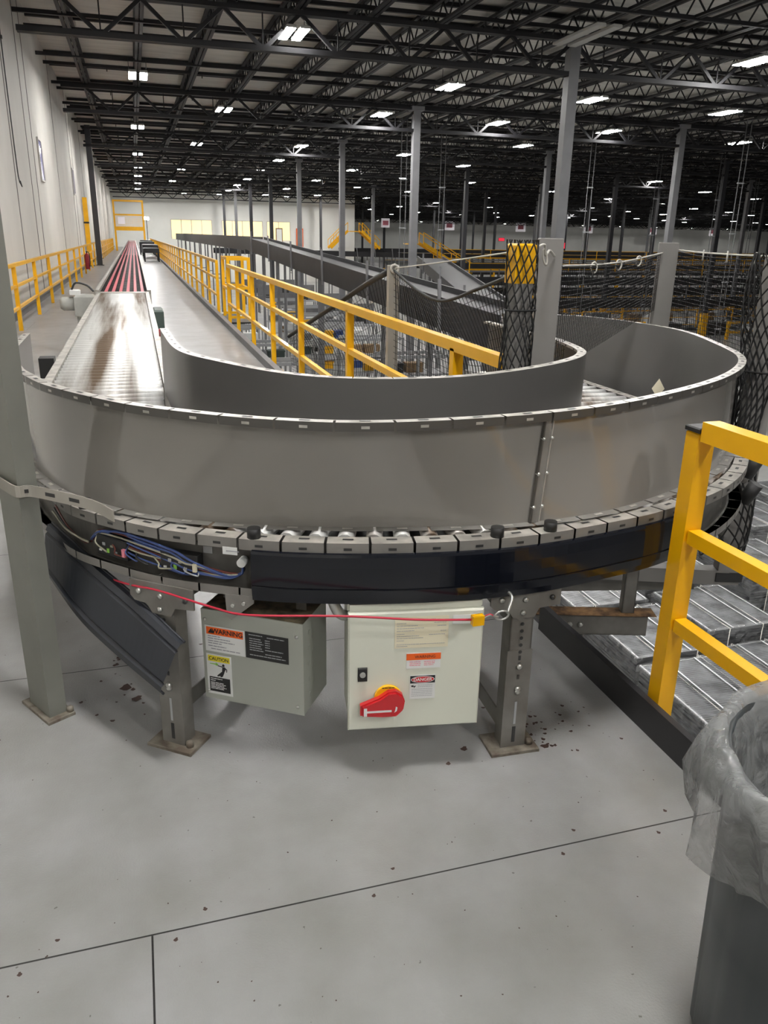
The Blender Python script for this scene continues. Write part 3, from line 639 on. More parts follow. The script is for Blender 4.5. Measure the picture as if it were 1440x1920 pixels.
sh = [(-.088,-.046),(-.02,-.052),(.025,-.052),(.046,-.030),(.050,-.002),(.042,.020),(.022,.034),(-.002,.032),(-.030,.012),(-.088,-.012)]
m = MB().poly(c+n*.012, u, up, sh, n, .016); m.poly(c+n*.028, u, up, [(x*.92, y*.92-.002) for x, y in sh], n, .008)
obj('switch_handle', m, 'red', hd)
m = MB().poly(c+n*.0365, u, up, [(-.078,-.044),(-.068,-.044),(-.068,-.016),(-.078,-.016)], n, .0006).poly(c+n*.0365, u, up, [(-.068,-.033),(.008,-.033),(.008,-.026),(-.068,-.026)], n, .0006).poly(c+n*.0365, u, up, [(.016,-.036),(.024,-.03),(.026,-.018),(.021,-.014),(.019,-.028)], n, .0006)
obj('switch_mark', m, 'white', hd)
lines(hd, c, u, up, [(-.02,.02,.036)], 'ink', .003, .0125)
for x in (.03, W-.06): obj('hanger_bracket', MB().obox(P0+u*x+up*(H-.012)-n*.07, u, up, -n, .035, .012, .08), 'leg', cb)
obj('conduit_elbow', MB().tube(spline([(.49,2.13,.588),(.50,2.12,.555),(.515,2.115,.53),(.535,2.12,.52)], 12), .017, 12), 'bolt', cb)
obj('rust_streak', MB().obox(P0+u*.05+up*(H-.001)-n*.002, u, up, n, .28, .002, .001), 'rust', cb)

# pull cord with clip and hook
pc = thing('pull_cord', 'red emergency pull cord stretched under the curve to an orange clip', 'pull cord', (.3,2.1,.56))
pts = [(-.36,2.90,.46),(-.217,2.63,.525),(-.10,2.41,.568),(-.01,2.26,.603),(.14,2.125,.592),(.23,2.02,.608),(.49,1.955,.603),(.70,1.92,.582),(.865,1.915,.563)]
obj('cord', MB().tube(spline(pts, 60), .0033, 6), 'redcord', pc)
obj('clip', MB().obox((.862,1.90,.548), (1,0,0), (0,0,1), (0,1,0), .036, .03, .024, bev=.004), 'orange' if False else 'yellow', pc)
m = MB().tube(spline([(.90,1.915,.565),(.92,1.913,.572),(.935,1.915,.566),(.95,1.918,.560)], 14), .003, 6)
m.tube([(.965+.022*cos(a),1.925,.560+.014*sin(a)) for a in [2*pi*q/16 for q in range(16)]], .0035, 6, closed=True)
obj('carabiner', m, 'bolt', pc)
obj('eyebolt', MB().tube(spline([(.985,1.93,.562),(1.0,1.945,.58),(1.012,1.96,.60),(1.008,2.0,.606)], 12), .005, 8), 'bolt', pc)
pc2 = obj('cord_tail', MB().tube(spline([(.895,1.912,.568),(.915,1.905,.580),(.925,1.90,.576)], 8), .002, 5), 'redcord', pc)

# sage post by the left edge
pp = thing('conveyor_post', 'tall sage grey rectangular post on a bolted plate at the near side of the curve', 'post', (-.41,2.62,0))
cnr = V((-.411,2.592,0)); d1 = V((-.52,.86,0)).normalized(); d2 = V((.86,.52,0)).normalized()
obj('post_tube', MB().obox(cnr, d2, d1, up, .062, .15, 2.3, bev=.006), 'post', pp)
obj('base_plate', MB().obox(cnr-d1*.025-d2*.018, d2, d1, up, .098, .205, .012, bev=.002), 'plate', pp)
for a, b in ((.07,-.008), (.07,.165)): c = cnr+d2*a+d1*b+up*.012; obj('anchor_bolt', MB().tube([c, c+up*.016, c+up*.02], [.012,.012,.004], 8), 'plate', pp)
obj('conduit', MB().cyl(cnr+d2*.085+d1*.09, cnr+d2*.085+d1*.09+up*.62, .012, 10), 'palepost', pp)
A = [cnr+d1*.17+up*.862-d2*.012, cnr+d1*.06+up*.853-d2*.012, cnr-d1*.008+up*.846-d2*.006, cnr-d1*.012+d2*.03+up*.842, cnr+V((.10,-.04,.838)), cnr+V((.22,-.10,.815)), V((-.125,2.44,.79))]
ln = spline(A, 40); m = MB()
m.grid([[p+V((0,0,.019)) for p in ln], [p-V((0,0,.019)) for p in ln]], 0, False)
sb = obj('strap_bracket', m, 'palepost', pp, 'slotted pale strap from the post to the frame')
md = sb.modifiers.new('thick', 'SOLIDIFY'); md.thickness = .004
for i in (15, 21, 27): d = (ln[i+1]-ln[i]).normalized(); q = V((d.y,-d.x,0)).normalized(); obj('slot', MB().obox(ln[i]+q*.0035-V((0,0,.006)), d, V((0,0,1)), q, .034, .012, .0015), 'dark', sb)
obj('strap_bolt', MB().tube([ln[2]-d2*.004, ln[2]-d2*.02], .009, 8), 'bolt', sb)

# ------------------------------------------------------------------ straight roller conveyor, belt conveyor
rc = thing('roller_conveyor', 'straight roller conveyor with worn dirty rollers feeding the curve', 'conveyor', (-.2,8,0))
XL, XR = -.515, .10
for x0, x1, y0, lb in ((XL-.05, XL, 4.56, None), (XR, XR+.05, 4.72, 'dusty beige side rail')):
    obj('side_rail', MB().box((x0,y0,.60), (x1,12.5,.80)), 'frametop', rc, lb)
y = 4.62
while y < 12.42:
    obj('roller', MB().cyl((XL+.005,y,.758), (XR-.005,y,.758), .035, 12), 'roller', rc); y += .118
obj('bed_pan', MB().box((XL,4.56,.60), (XR,12.5,.64)), 'dark', rc)
obj('transfer_plate', MB().box((XL-.03,12.34,.785), (XR+.03,12.56,.80)), 'lip', rc)
for y in (5.2, 8.4, 11.6):
    for x in (XL-.045, XR+.005): obj('leg', MB().box((x,y,0), (x+.04,y+.06,.60)), 'leg', rc)
ps = obj('photo_sensor', MB().box((-.66,5.62,.70), (-.565,5.74,.83)), 'black', rc); obj('sensor_bracket', MB().box((-.60,5.6,.60), (-.565,5.76,.70)), 'dark', ps)
obj('green_gearbox', MB().obox((.152,9.9,.52), (1,0,0), (0,1,0), (0,0,1), .12, .5, .24, bev=.02), 'greenbox', rc)
obj('beacon', MB().cyl((.165,7.0,.80), (.165,7.0,.86), .025, 10), 'farred', rc)

bc = thing('belt_conveyor', 'long conveyor with six red strip belts running away down the walkway', 'conveyor', (-.2,40,0))
for x0, x1 in ((-.60,-.545), (.13,.185)): obj('side_rail', MB().box((x0,12.56,.58), (x1,96,.82)), 'frametop', bc)
obj('bed_pan', MB().box((-.545,12.56,.60), (.13,96,.66)), 'dark', bc)
for k in range(6): obj('red_belt', MB().box((-.472+k*.103,12.6,.786), (-.430+k*.103,96,.80)), 'redbelt', bc)
for k in range(60): obj('roller', MB().cyl((-.54,12.75+k*.36,.757), (.125,12.75+k*.36,.757), .028, 8), 'dark', bc)
for k in range(14):
    for x in (-.60,.145): obj('leg', MB().box((x,13.4+6*k,0), (x+.04,13.46+6*k,.58)), 'leg', bc)
dm = obj('drive_motor', MB(), 'motor', bc, 'pale grey drive motor beside the conveyor')
obj('gearbox', MB().obox((-.90,12.55,.45), (1,0,0), (0,1,0), (0,0,1), .28, .34, .30, bev=.03), 'motor', dm)
obj('motor_body', MB().tube([(-1.10,12.72,.62),(-1.06,12.72,.62),(-.86,12.72,.62)], [.07,.10,.10], 14), 'motor', dm)
obj('terminal_box', MB().obox((-.95,12.6,.75), (1,0,0), (0,1,0), (0,0,1), .14, .18, .07, bev=.01), 'white', dm)
obj('motor_mount', MB().box((-.88,12.6,.0), (-.82,12.85,.45)), 'motor', dm)
obj('cable', MB().tube(spline([(-.92,12.65,.82),(-.85,12.6,.92),(-.70,12.62,.88),(-.62,12.6,.80)], 16), .015, 6), 'dark', dm)

# ------------------------------------------------------------------ guard rails
def rail(name, label, X, ys, rails, top=1.07, pw=.058, rw=.058, y0=None, y1=None, cap=None, zf=0., mt='yellow', face=0, rlow=.045):
    t = thing(name, label, 'guard rail', (X, ys[0], zf)); a = min(ys)-.02 if y0 is None else y0; b = max(ys)+.02 if y1 is None else y1
    for y in ys: obj('post', MB().obox((X-pw/2,y-pw/2,zf), (1,0,0), (0,1,0), (0,0,1), pw, pw, top-.01-zf*0, bev=.004), mt, t)
    obj('top_rail', MB().obox((X-rw/2,a,top+zf-rw/2), (1,0,0), (0,0,1), (0,1,0), rw, rw, b-a, bev=.004), mt, t)
    for z in rails: obj('mid_rail', MB().obox((X-rlow/2,a,z+zf-rlow/2), (1,0,0), (0,0,1), (0,1,0), rlow, rlow, b-a, bev=.003), mt, t)
    return t
fr = rail('guard_rail', 'near yellow guard rail beside the bin, with a black cap on its end post', 1.665, [2.035,.1,-1.8], (.40,.72), y0=-2, y1=2.0, pw=.062, rw=.062)
obj('post_cap', MB().obox((1.63,2.0,1.062), (1,0,0), (0,1,0), (0,0,1), .07, .07, .016, bev=.004), 'black', fr)
yr = [4.05,6.4,8.5,10.4,12.3,14.2,15.6]
r2 = rail('guard_rail', 'yellow walkway guard rail on the drop side, starting behind the inner guard', 1.64, yr, (.38,.73), y0=3.43, y1=15.62)
rail('guard_rail', 'far yellow walkway guard rail on the drop side, beyond the swing gate', 1.64, [17.8+2.1*k for k in range(35)], (.38,.73))
rail('guard_rail', 'yellow guard rail along the concrete wall beside the conveyor', -1.96, [12.0+2.95*k for k in range(26)], (.38,.73), pw=.065)
struct('trim_20', MB().box((1.575,-5,0), (1.60,2.78,.12)), 'kick', 'dark steel toe board along the near deck edge', 'trim')
struct('trim_21', MB().box((1.60,-5,-.30), (1.62,104,0)), 'kick', 'dark steel edge beam along the mezzanine deck', 'trim')
struct('trim_22', MB().box((1.50,4.3,0), (1.58,100,.10)), 'far2', 'grey toe kerb along the walkway edge', 'trim')
g = thing('swing_gate', 'yellow swing gate box standing out over the drop in the walkway rail', 'safety gate', (1.7,17.4,0))
for y in (16.3, 17.3):
    f = obj('gate_frame', MB().bar((1.72,y,0), (1.72,y,1.17), .06, .06).bar((2.12,y,-.02), (2.12,y,1.17), .06, .06).bar((1.69,y,1.17), (2.15,y,1.17), .06, .06).bar((1.72,y,.62), (2.12,y,.62), .05, .05).bar((1.72,y,.06), (2.12,y,.06), .05, .05), 'yellow', g)
for x in (1.72, 2.12):
    for z in (1.17,.6): obj('gate_rail', MB().bar((x,16.3,z), (x,17.3,z), .05, .05), 'yellow', g)
obj('gate_foot', MB().box((1.62,16.2,-.06), (2.2,17.4,-.03)), 'kick', g)

# lift portal across the red belts
pg = thing('safety_portal', 'tall yellow portal frame with mesh panel straddling the red belts', 'safety gate', (-.3,81,0))
for x in (-1.55,1.0): obj('portal_post', MB().obox((x-.08,80.9,0), (1,0,0), (0,1,0), (0,0,1), .16, .16, 4.35, bev=.01), 'yellow', pg)
for z, h in ((4.35,.16), (3.15,.14), (1.95,.34)): obj('portal_beam', MB().box((-1.63,80.88,z-h/2), (1.08,81.08,z+h/2)), 'yellow', pg)
m = MB()
for k in range(24): m.bar((-1.5+k*.105,81,2.0), (-1.5+k*.105,81,3.1), .012, .012)
for k in range(9): m.bar((-1.5,81,2.15+k*.11), (.95,81,2.15+k*.11), .012, .012)
obj('mesh_panel', m, 'yellow', pg)
obj('portal_sign', MB().box((-1.25,80.84,2.35), (-.65,80.87,2.95)), 'signw', pg)
t = thing('flood_lamp', 'small glaring flood lamp beside the yellow portal', 'lamp', (1.35,86,0))
obj('lamp_pole', MB().bar((1.35,86,0), (1.35,86,3.0), .06, .06), 'steel', t); obj('lamp_head', MB().box((1.1,85.9,2.8), (1.6,86.1,3.1)), 'lampoff', t); obj('lit_face', MB().box((1.13,85.87,2.83), (1.57,85.89,3.07)), 'lampon', t)
# extinguisher
t = thing('fire_extinguisher', 'red fire extinguisher hung on the yellow wall rail', 'fire extinguisher', (-1.84,35,.15))
obj('cylinder', MB().lathe([(0,0),(.08,0),(.09,.03),(.09,.50),(.06,.58),(.03,.62),(0,.62)], (-1.84,35,.2), 16), 'farred', t)
obj('valve', MB().cyl((-1.84,35,.80), (-1.84,35,.90), .03, 8), 'black', t); obj('hose', MB().tube(spline([(-1.84,34.97,.86),(-1.75,34.9,.82),(-1.73,34.9,.5),(-1.76,34.9,.3)], 16), .018, 6), 'black', t)
obj('bracket', MB().box((-1.93,34.95,.45), (-1.91,35.05,.75)), 'black', t)
# dark conveyor spurs and bench at the far end of the walkway
for k, (x, y, w, d, h) in enumerate(((.95,52,.9,2.4,.75), (1.02,60,1.0,5,.85), (.95,68,1.1,3,.95), (1.02,76,1.0,4,1.0))):
    t = thing('spur_conveyor', 'black spur conveyor on legs at the end of the walkway, %s one' % ordw(k), 'conveyor', (x, y, 0), None)
    obj('conveyor_bed', MB().box((x-w/2,y-d/2,h-.25), (x+w/2,y+d/2,h)), 'far1', t)
    obj('belt', MB().box((x-w/2+.06,y-d/2,h), (x+w/2-.06,y+d/2,h+.01)), 'belt', t)
    for sx in (-1, 1):
        for sy in (-1, 1): obj('leg', MB().box((x+sx*(w/2-.05)-.04,y+sy*(d/2-.1)-.04,0), (x+sx*(w/2-.05)+.04,y+sy*(d/2-.1)+.04,h-.25)), 'far1', t)
t = thing('hanging_cable', 'black cable hanging down the concrete wall with a hook end', 'cable', (-2.2,19.8,2.5))
obj('cable', MB().tube(spline([(-2.27,19.85,7.0),(-2.27,19.8,5.4),(-2.26,19.75,3.0),(-2.24,19.72,2.6),(-2.2,19.7,2.5),(-2.22,19.66,2.62)], 40), .012, 6), 'dark', t)
obj('cable_clamp', MB().box((-2.29,19.76,5.3), (-2.24,19.84,5.36)), 'dark', t)

# ------------------------------------------------------------------ safety nets and their posts
def net_post(label, x, y, z0, z1, w, d, m, ang=0., arm=None):
    t = thing('net_post', label, 'post', (x, y, z0)); u = V((cos(ang),sin(ang),0)); q = V((-sin(ang),cos(ang),0)); b = V((x,y,z0))-u*w/2-q*d/2
    obj('post_channel', MB().obox(b, u, q, V((0,0,1)), w, d, z1-z0, bev=.004), m, t)
    if arm: obj('post_arm', MB().bar((x,y,z0+.04), arm, .08, .08), m, t)
    obj('post_bracket', MB().obox(b-u*.01-q*.01+V((0,0,.02)), u, q, V((0,0,1)), w+.02, d+.02, .05), 'dark', t)
    return t
net_post('grey channel net post inside the inner guard of the curve', 1.895, 3.56, -.10, 1.63, .112, .055, 'greypost', -.25, (1.62,3.56,-.06))
net_post('grey channel net post standing behind the outer guard', 3.38, 4.72, -.4, 1.62, .125, .06, 'greypost', -.5, (1.62,4.72,-.36))
nc = net_post('pale weathered net post behind the walkway guard rail', 1.885, 6.02, -.35, 1.42, .085, .045, 'palepost', .1, (1.62,6.02,-.31))
obj('rope_ring', MB().tube([(1.885+.028*cos(a),5.985,1.395+.028*sin(a)) for a in [2*pi*q/14 for q in range(14)]], .010, 6, closed=True), 'rope', nc)
na = net_post('grey post with a yellow sleeve wrapped in gathered black net', 1.61, 3.27, -.15, 1.60, .085, .07, 'greypost', .1)
obj('sleeve', MB().obox((1.562,3.23,1.44), (1,.1,0), (-.1,1,0), (0,0,1), .10, .085, .165, bev=.008), 'yellow', na)
nb = net_post('grey post wrapped in gathered net beside the outside of the curve', 2.90, 3.18, -.10, 1.56, .12, .07, 'greypost', -.3, (2.2,3.45,-.06))

def lattice(name, label, P, nu, nv, r, su=18, sv=18, group=None, border=.0):
    """a net of knotted cords over the surface P(u, v), u and v in 0..1"""
    m = MB()
    for i in range(nu+1): m.tube([P(i/nu, k/sv) for k in range(sv+1)], r, 3, cap=False)
    for j in range(nv+1): m.tube([P(k/su, j/nv) for k in range(su+1)], r, 3, cap=False)
    t = thing(name, label, 'net', P(.5, 0)); obj('net_mesh', m, 'net', t)
    if border:
        obj('border_rope', MB().tube([P(k/24, 1) for k in range(25)], border, 6), 'net', t)
    return t
def wrap(name, label, cx, cy, z0, z1, rf, n, cell, r, off=lambda z: 0):
    """diamond net gathered round a post; rf(a, z) gives the radius"""
    m = MB(); L = z1-z0; st = int(L/cell*2.2)
    for s in (-1, 1):
        for k in range(n):
            pts = []
            for i in range(st+1):
                z = z0+L*i/st; a = 2*pi*k/n+s*(z-z0)/cell*(2*pi/n)*.5+.25*sin(z*9); q = rf(a, z); pts.append((cx+off(z)+q*cos(a), cy+q*sin(a), z))
            m.tube(pts, r, 4, cap=False)
    t = thing(name, label, 'net', (cx, cy, z0)); obj('net_mesh', m, 'net', t)
    for z in (z0+.04, z0+(z1-z0)*.62): k = MB().tube([(cx+off(z)+(rf(a, z)+.003)*cos(a), cy+(rf(a, z)+.003)*sin(a), z) for a in [2*pi*q/20 for q in range(20)]], .005, 6, closed=True); obj('tie_cord', k, 'net', t)
    return t
rfA = lambda a, z: .064+.022*max(0, (1.25-z))*1.0+.008*sin(3*a+z*7)
wrap('gathered_net', 'black diamond net bundled round the yellow-sleeved post behind the inner guard', 1.61, 3.27, .85, 1.62, rfA, 12, .042, .0033)
rfB = lambda a, z: (.10+.035*sin(z*5+.6)+.11*max(0, .75-z)+.012*sin(3*a+z*6))
wrap('gathered_net', 'black diamond net bundled round the post outside the curve, cut by the picture edge', 2.915, 3.19, .14, 1.58, rfB, 17, .050, .0042, lambda z: -.17*max(0, 1.15-z))
def edge(a, b, sag): return lambda u: V(a).lerp(V(b), u)-V((0,0,sag*4*u*(1-u)))
def panel(top, bot, belly=V((0,0,0))): return lambda u, v: bot(u).lerp(top(u), v)+belly*sin(pi*u)*sin(pi*v)
t1 = lambda u: spl1[int(round(u*48))]
spl1 = spline([(1.885,6.0,1.38),(1.82,5.2,1.275),(1.80,4.7,1.255),(1.77,4.1,1.365),(1.70,3.42,1.49)], 49)
lattice('safety_net', 'sagging black safety net between the pale post and the yellow-sleeved post', panel(t1, edge((1.90,6.0,.15), (1.72,3.42,.35), .15), V((.22,0,0))), 84, 26, .0020, 48, 14, border=.010)
spl2 = spline([(1.875,6.05,1.38),(1.9,6.8,1.24),(1.9,7.75,1.02),(1.9,9.4,.64),(1.95,11,.3)], 49)
lattice('safety_net', 'rolled black safety net dropping away behind the walkway rail posts', panel(lambda u: spl2[int(round(u*48))], edge((1.95,6.05,.1), (2.0,11,-.3), .2), V((.25,0,0))), 84, 16, .0022, 48, 12, border=.024)
lattice('safety_net', 'fine black safety net hung between the two grey posts behind the curve', panel(edge((1.985,3.60,1.50), (3.30,4.68,1.545), .03), edge((1.985,3.60,.98), (3.30,4.68,1.19), 0)), 66, 22, .0019, 12, 6, border=.003)
lattice('safety_net', 'fine black safety net hung from the rear grey post to the wrapped post', panel(edge((3.44,4.70,1.565), (2.98,3.25,1.555), .02), edge((3.50,4.72,.3), (3.06,3.27,.3), 0), V((.12,0,0))), 62, 50, .0019, 12, 10, border=.003)
# ropes
def rope(label, pts, r, rings=()):
    t = thing('net_rope', label, 'rope', pts[0]); ln = spline(pts, 40); obj('rope_line', MB().tube(ln, r, 6), 'rope', t)
    for f in rings:
        c = ln[int(f*39)]; d = (ln[min(39, int(f*39)+1)]-ln[int(f*39)-1]).normalized(); x = d.cross(V((0,0,1))).normalized(); y = d.cross(x)
        obj('rope_ring', MB().tube([c-V((0,0,.014))+x*.028*cos(a)*.3+d*.024*cos(a)+V((0,0,.028*sin(a))) for a in [2*pi*q/14 for q in range(14)]], .0048, 6, closed=True), 'rope', t)
    return t
rope('pale rope tied between the two grey net posts behind the curve', [(1.985,3.58,1.505),(2.4,3.95,1.50),(2.8,4.27,1.515),(3.32,4.69,1.555)], .0055, (.3,.52,.72))
rope('pale rope tied from the rear grey net post to the wrapped post', [(3.44,4.70,1.575),(3.25,4.15,1.565),(2.95,3.27,1.565)], .0055, (.35,.6,.85))
rope('thin pale rope pulled tight from the pale post to the yellow-sleeved post', [(1.885,5.97,1.40),(1.80,4.9,1.47),(1.70,3.38,1.58)], .0045, ())
m = rope('loose knot of pale rope on the net post inside the inner guard', [(1.70,3.33,1.585),(1.78,3.40,1.60),(1.80,3.42,1.555),(1.85,3.48,1.575),(1.90,3.52,1.55)], .006, (.5,))

# ------------------------------------------------------------------ shrink-wrapped stacks below the deck edge
GZ = -4.2
def make_stack(nm, label, loc, group):
    w, d, h = 1.04, 1.16, 1.5; rnd = random.Random(3)
    t = thing('deck_stack', label, 'wrapped stack', (0,0,0), group)
    m = MB()
    for y in (-.5,0,.5): m.box((-w/2,y*d-.05*(1 if y == 0 else 2*abs(y))+(-.0 if y <= 0 else -.0),0), (w/2,y*d+.05,.10))
    for k in range(6): m.box((-w/2+k*.185,-d/2,.10), (-w/2+k*.185+.10,d/2,.12))
    obj('pallet', m, 'wood', t)
    m = MB(); z = .13; k = 0
    while z < h-.03:
        o = rnd.uniform(-.012,.012); m.box((-w/2+.02+o,-d/2+.02+o,z), (w/2-.02+o,d/2-.02+o,z+.026)); z += .036
    obj('wire_deck_bundle', m, 'wirebody', t)
    m = MB(); y = -d/2+.02
    while y < d/2: m.box((-w/2+.01,y-.0045,h-.02), (w/2-.01,y+.0045,h-.012)); y += .034
    for x in (-.48,-.17,.17,.48): m.box((x*w-.009,-d/2+.01,h-.012), (x*w+.009,d/2-.01,h))
    obj('wire_deck', m, 'wire', t)
    rows = []
    prof = [(1.0,.16),(1.015,.5),(1.01,.9),(1.02,1.25),(1.012,h-.02),(.985,h+.008),(.93,h+.006)]
    for f, z in prof:
        ring = []
        for q in range(48):
            a = 2*pi*q/48; c, s = cos(a), sin(a); e = max(abs(c), abs(s)); b = .018*rnd.uniform(-1,1)
            ring.append(((c/e*w/2+0)*f+b, (s/e*d/2)*f+b*.7, z+(rnd.uniform(-.012,.012) if z > .2 and z < h else 0)))
        rows.append(ring)
    obj('stretch_wrap', MB().grid(rows, 0, True, True), 'film', t)
    m = MB()
    for x in (-.24,.25): m.tube([(x,-d/2-.012,.15),(x,-d/2-.012,h+.004),(x,d/2+.012,h+.004),(x,d/2+.012,.15)], .007, 4)
    obj('strapping', m, 'lip', t)
    return t
s0 = make_stack('deck_stack', 'x', (0,0,0), None); sk = kids(s0); first = True
si = 0
for i in range(6):
    for j in range(6):
        X = 5.38+i*1.42+random.uniform(-.04,.04); Y = 5.74+j*1.275+random.uniform(-.01,.01)
        if i >= 1: Y += .30*(i % 2)+.25
        if X > Y*.86+1.8 or (i > 3 and j > 4): continue
        dz = random.uniform(-.05,.05) if i == 0 else random.choice((-.25,-.1,0,.08))
        lb = 'shrink-wrapped stack of wire decking below the deck, %s row out, %s one back' % (ordw(i), ordw(j))
        o = s0 if first else copy_tree(s0, children=sk); first = False
        o.location = (X, Y, GZ); o.rotation_euler = (0,0,random.uniform(-.012,.012)); o.scale = (1,1,1+dz/1.5); o['label'] = lb; o['group'] = 'wrapped pallet stacks below the deck'

# ------------------------------------------------------------------ lined waste bin
bn = thing('waste_bin', 'dark grey waste bin with a clear plastic liner folded over its rim', 'bin', (1.235,.865,0))
cx, cy = 1.235, .865
def rib(a): return 1+.018*(1 if cos(8*a) > .4 else 0)
rows = []
for r, z in ((.0,.004),(.235,.004),(.245,.02),(.255,.35),(.268,.66),(.285,.665),(.288,.72),(.272,.725),(.262,.66),(.20,.03),(.0,.03)):
    rows.append([(cx+r*(rib(2*pi*q/96) if .02 <= z < .66 and r > .21 else 1)*cos(2*pi*q/96), cy+r*(rib(2*pi*q/96) if .02 <= z < .66 and r > .21 else 1)*sin(2*pi*q/96), z) for q in range(96)])
obj('bin_body', MB().grid(rows, 0, True, True), 'can', bn)
rnd = random.Random(11); ph = [rnd.uniform(0, 6.28) for _ in range(8)]
def wob(a, z): return .012*sin(5*a+ph[0]+9*z)+.009*sin(11*a+ph[1]-14*z)+.006*sin(19*a+ph[2]+22*z)+.003*sin(37*a+ph[5]-31*z)
rows = []
for f, z, w in ((.13,.30,.4),(.205,.45,.6),(.236,.60,.6),(.256,.70,.4),(.280,.737,.4),(.302,.735,.4),(.316,.69,.8),(.322,.63,1.0),(.318,.575,1.2),(.306,.53,1.4)):
    rows.append([(cx+(f+wob(a, z)*w)*cos(a), cy+(f+wob(a, z)*w)*sin(a), z+.014*sin(7*a+ph[3])*(1.6 if z < .55 and f > .3 else .5)+.010*sin(3*a+ph[4])) for a in [2*pi*q/120 for q in range(240)]])
obj('bin_liner', MB().grid(rows, 0, True, True), 'bag', bn, 'clear crinkled plastic liner')

# ------------------------------------------------------------------ sorting floor far below
def conveyor_line(label, a, b, w, side, ztop0, ztop1, legs, m1='far1', m2='belt', posts=0, group=None):
    t = thing('sorting_conveyor', label, 'conveyor', (a[0], a[1], GZ), group)
    a, b = V((a[0],a[1],ztop0)), V((b[0],b[1],ztop1)); d = (b-a); h = V((d.x,d.y,0)).normalized(); r = V((h.y,-h.x,0))
    for s in (-1, 1): obj('side_panel', MB().bar(a+r*s*w/2-V((0,0,side/2)), b+r*s*w/2-V((0,0,side/2)), .06, side), m1, t)
    obj('belt', MB().bar(a-V((0,0,.14)), b-V((0,0,.14)), w-.06, .05), m2, t)
    for k in range(legs):
        p = a.lerp(b, (k+.5)/legs)
        m = MB()
        for s in (-1, 1): m.box((p.x+r.x*s*w/2-.05,p.y+r.y*s*w/2-.05,GZ), (p.x+r.x*s*w/2+.05,p.y+r.y*s*w/2+.05,p.z-side))
        m.bar((p.x-r.x*w/2,p.y-r.y*w/2,(p.z+GZ)/2), (p.x+r.x*w/2,p.y+r.y*w/2,(p.z+GZ)/2), .06, .06)
        obj('support_leg', m, 'far2', t)
    for k in range(posts):
        p = a.lerp(b, (k+.5)/posts)+r*(w/2+.05); obj('side_post', MB().bar(p-V((0,0,side+.1)), p+V((0,0,.35))+h*-.12, .06, .06), 'col', t)
    return t
conveyor_line('long black-sided conveyor running level beside the far walkway rail', (5.4,104), (6.1,44.3), .9, .70, 1.62, 1.52, 10)
conveyor_line('dark conveyor sloping down towards the camera past the walkway rail', (6.1,44), (6.3,12.5), 1.0, .62, 1.52, .42, 8, m2='belt', posts=6)
conveyor_line('wide grey belt conveyor sloping across behind the pale net post', (14.5,40), (9.0,16), 1.3, .45, .75, -.75, 7, m1='far1', posts=4)
conveyor_line('grey conveyor crossing far behind the first big column', (7.5,83), (27,84), 1.1, .5, .35, .1, 14, posts=10)
conveyor_line('dark flat conveyor deck behind the black net', (8.5,14.5), (24,24), 1.2, .4, -1.6, -1.9, 6)
names = ['nearest', 'second', 'third', 'fourth', 'fifth', 'sixth', 'seventh']
for k, (y, z, x0, x1) in enumerate(((50,-2.2,24,66),(59,-1.2,22,72),(65.2,-2.4,24,84),(74.5,-.6,26,90),(86,-1.6,31,104),(98,-.2,31,118),(122,.0,32,150))):
    conveyor_line('dark multi-lane sorting conveyor crossing the far floor, %s row back' % ordw(k), (x0,y), (x1,y+3), 1.8, .55, z, z-.1, 12)
    if k in (1, 4): continue
    t = thing('platform_rail', 'yellow platform rail above the sorting conveyor, %s row back' % ordw(k), 'guard rail', (x0, y-2, GZ))
    zt = z+.55 if k % 2 else z-.6; yb = y-2.6
    for q in (0, .5, 1.0): obj('rail_bar', MB().bar((x0+4,yb,zt-q), (x1-6,yb+2.8,zt-q), .05, .04 if q else .07), 'yellow', t)
    for q in range(11):
        f = q/10; X = x0+4+(x1-x0-10)*f; Y = yb+2.8*f; obj('post', MB().box((X-.035,Y-.035,GZ if q % 5 == 0 else zt-1.2), (X+.035,Y+.035,zt)), 'yellow', t)
    obj('platform_deck', MB().bar((x0+4,yb+.75,zt-1.25), (x1-6,yb+3.55,zt-1.25), 1.4, .12), 'far2', t)
def stairs(label, x, y, z0, z1, run, wd=1.2, mt='yellow', land=True):
    t = thing('platform_stairs', label, 'stairs', (x, y, z0)); n = 9
    for s in (0, wd): obj('stringer', MB().bar((x+s*0,y+s,z0), (x+run+s*0,y+s,z1), .10, .3), mt, t)
    for k in range(n): f = (k+.5)/n; obj('tread', MB().box((x+run*f-.13,y,z0+(z1-z0)*f-.02), (x+run*f+.13,y+wd,z0+(z1-z0)*f+.02)), 'far2' if mt != 'yellow' else mt, t)
    for s in (0, wd):
        obj('hand_rail', MB().bar((x,y+s,z0+1), (x+run,y+s,z1+1), .08, .08), mt, t)
        for k in range(4): f = k/3; obj('baluster', MB().bar((x+run*f,y+s,z0+(z1-z0)*f), (x+run*f,y+s,z0+(z1-z0)*f+1), .07, .07), mt, t)
    if land: obj('landing', MB().box((x+run-.1 if run > 0 else x+run-1.6,y,z1-.1), (x+run+1.6 if run > 0 else x+run+.1,y+wd,z1)), mt, t)
    return t
stairs('yellow crossover stairs against the pale end wall', 30.4, 103, .2, 2.3, -2.4, 1.6)
stairs('second yellow flight of the crossover by the end wall, on its other side', 23.9, 103, .2, 2.3, 2.2, 1.6, land=False)
stairs('yellow crossover stairs beyond the tight pale rope', 32.0, 76, -1.7, 1.1, -5.2, 1.3)
stairs('yellow stairs at the front of the crossing conveyors, past the rear grey net post', 47, 45.4, -4.2, -2.3, 3.0, 1.2)
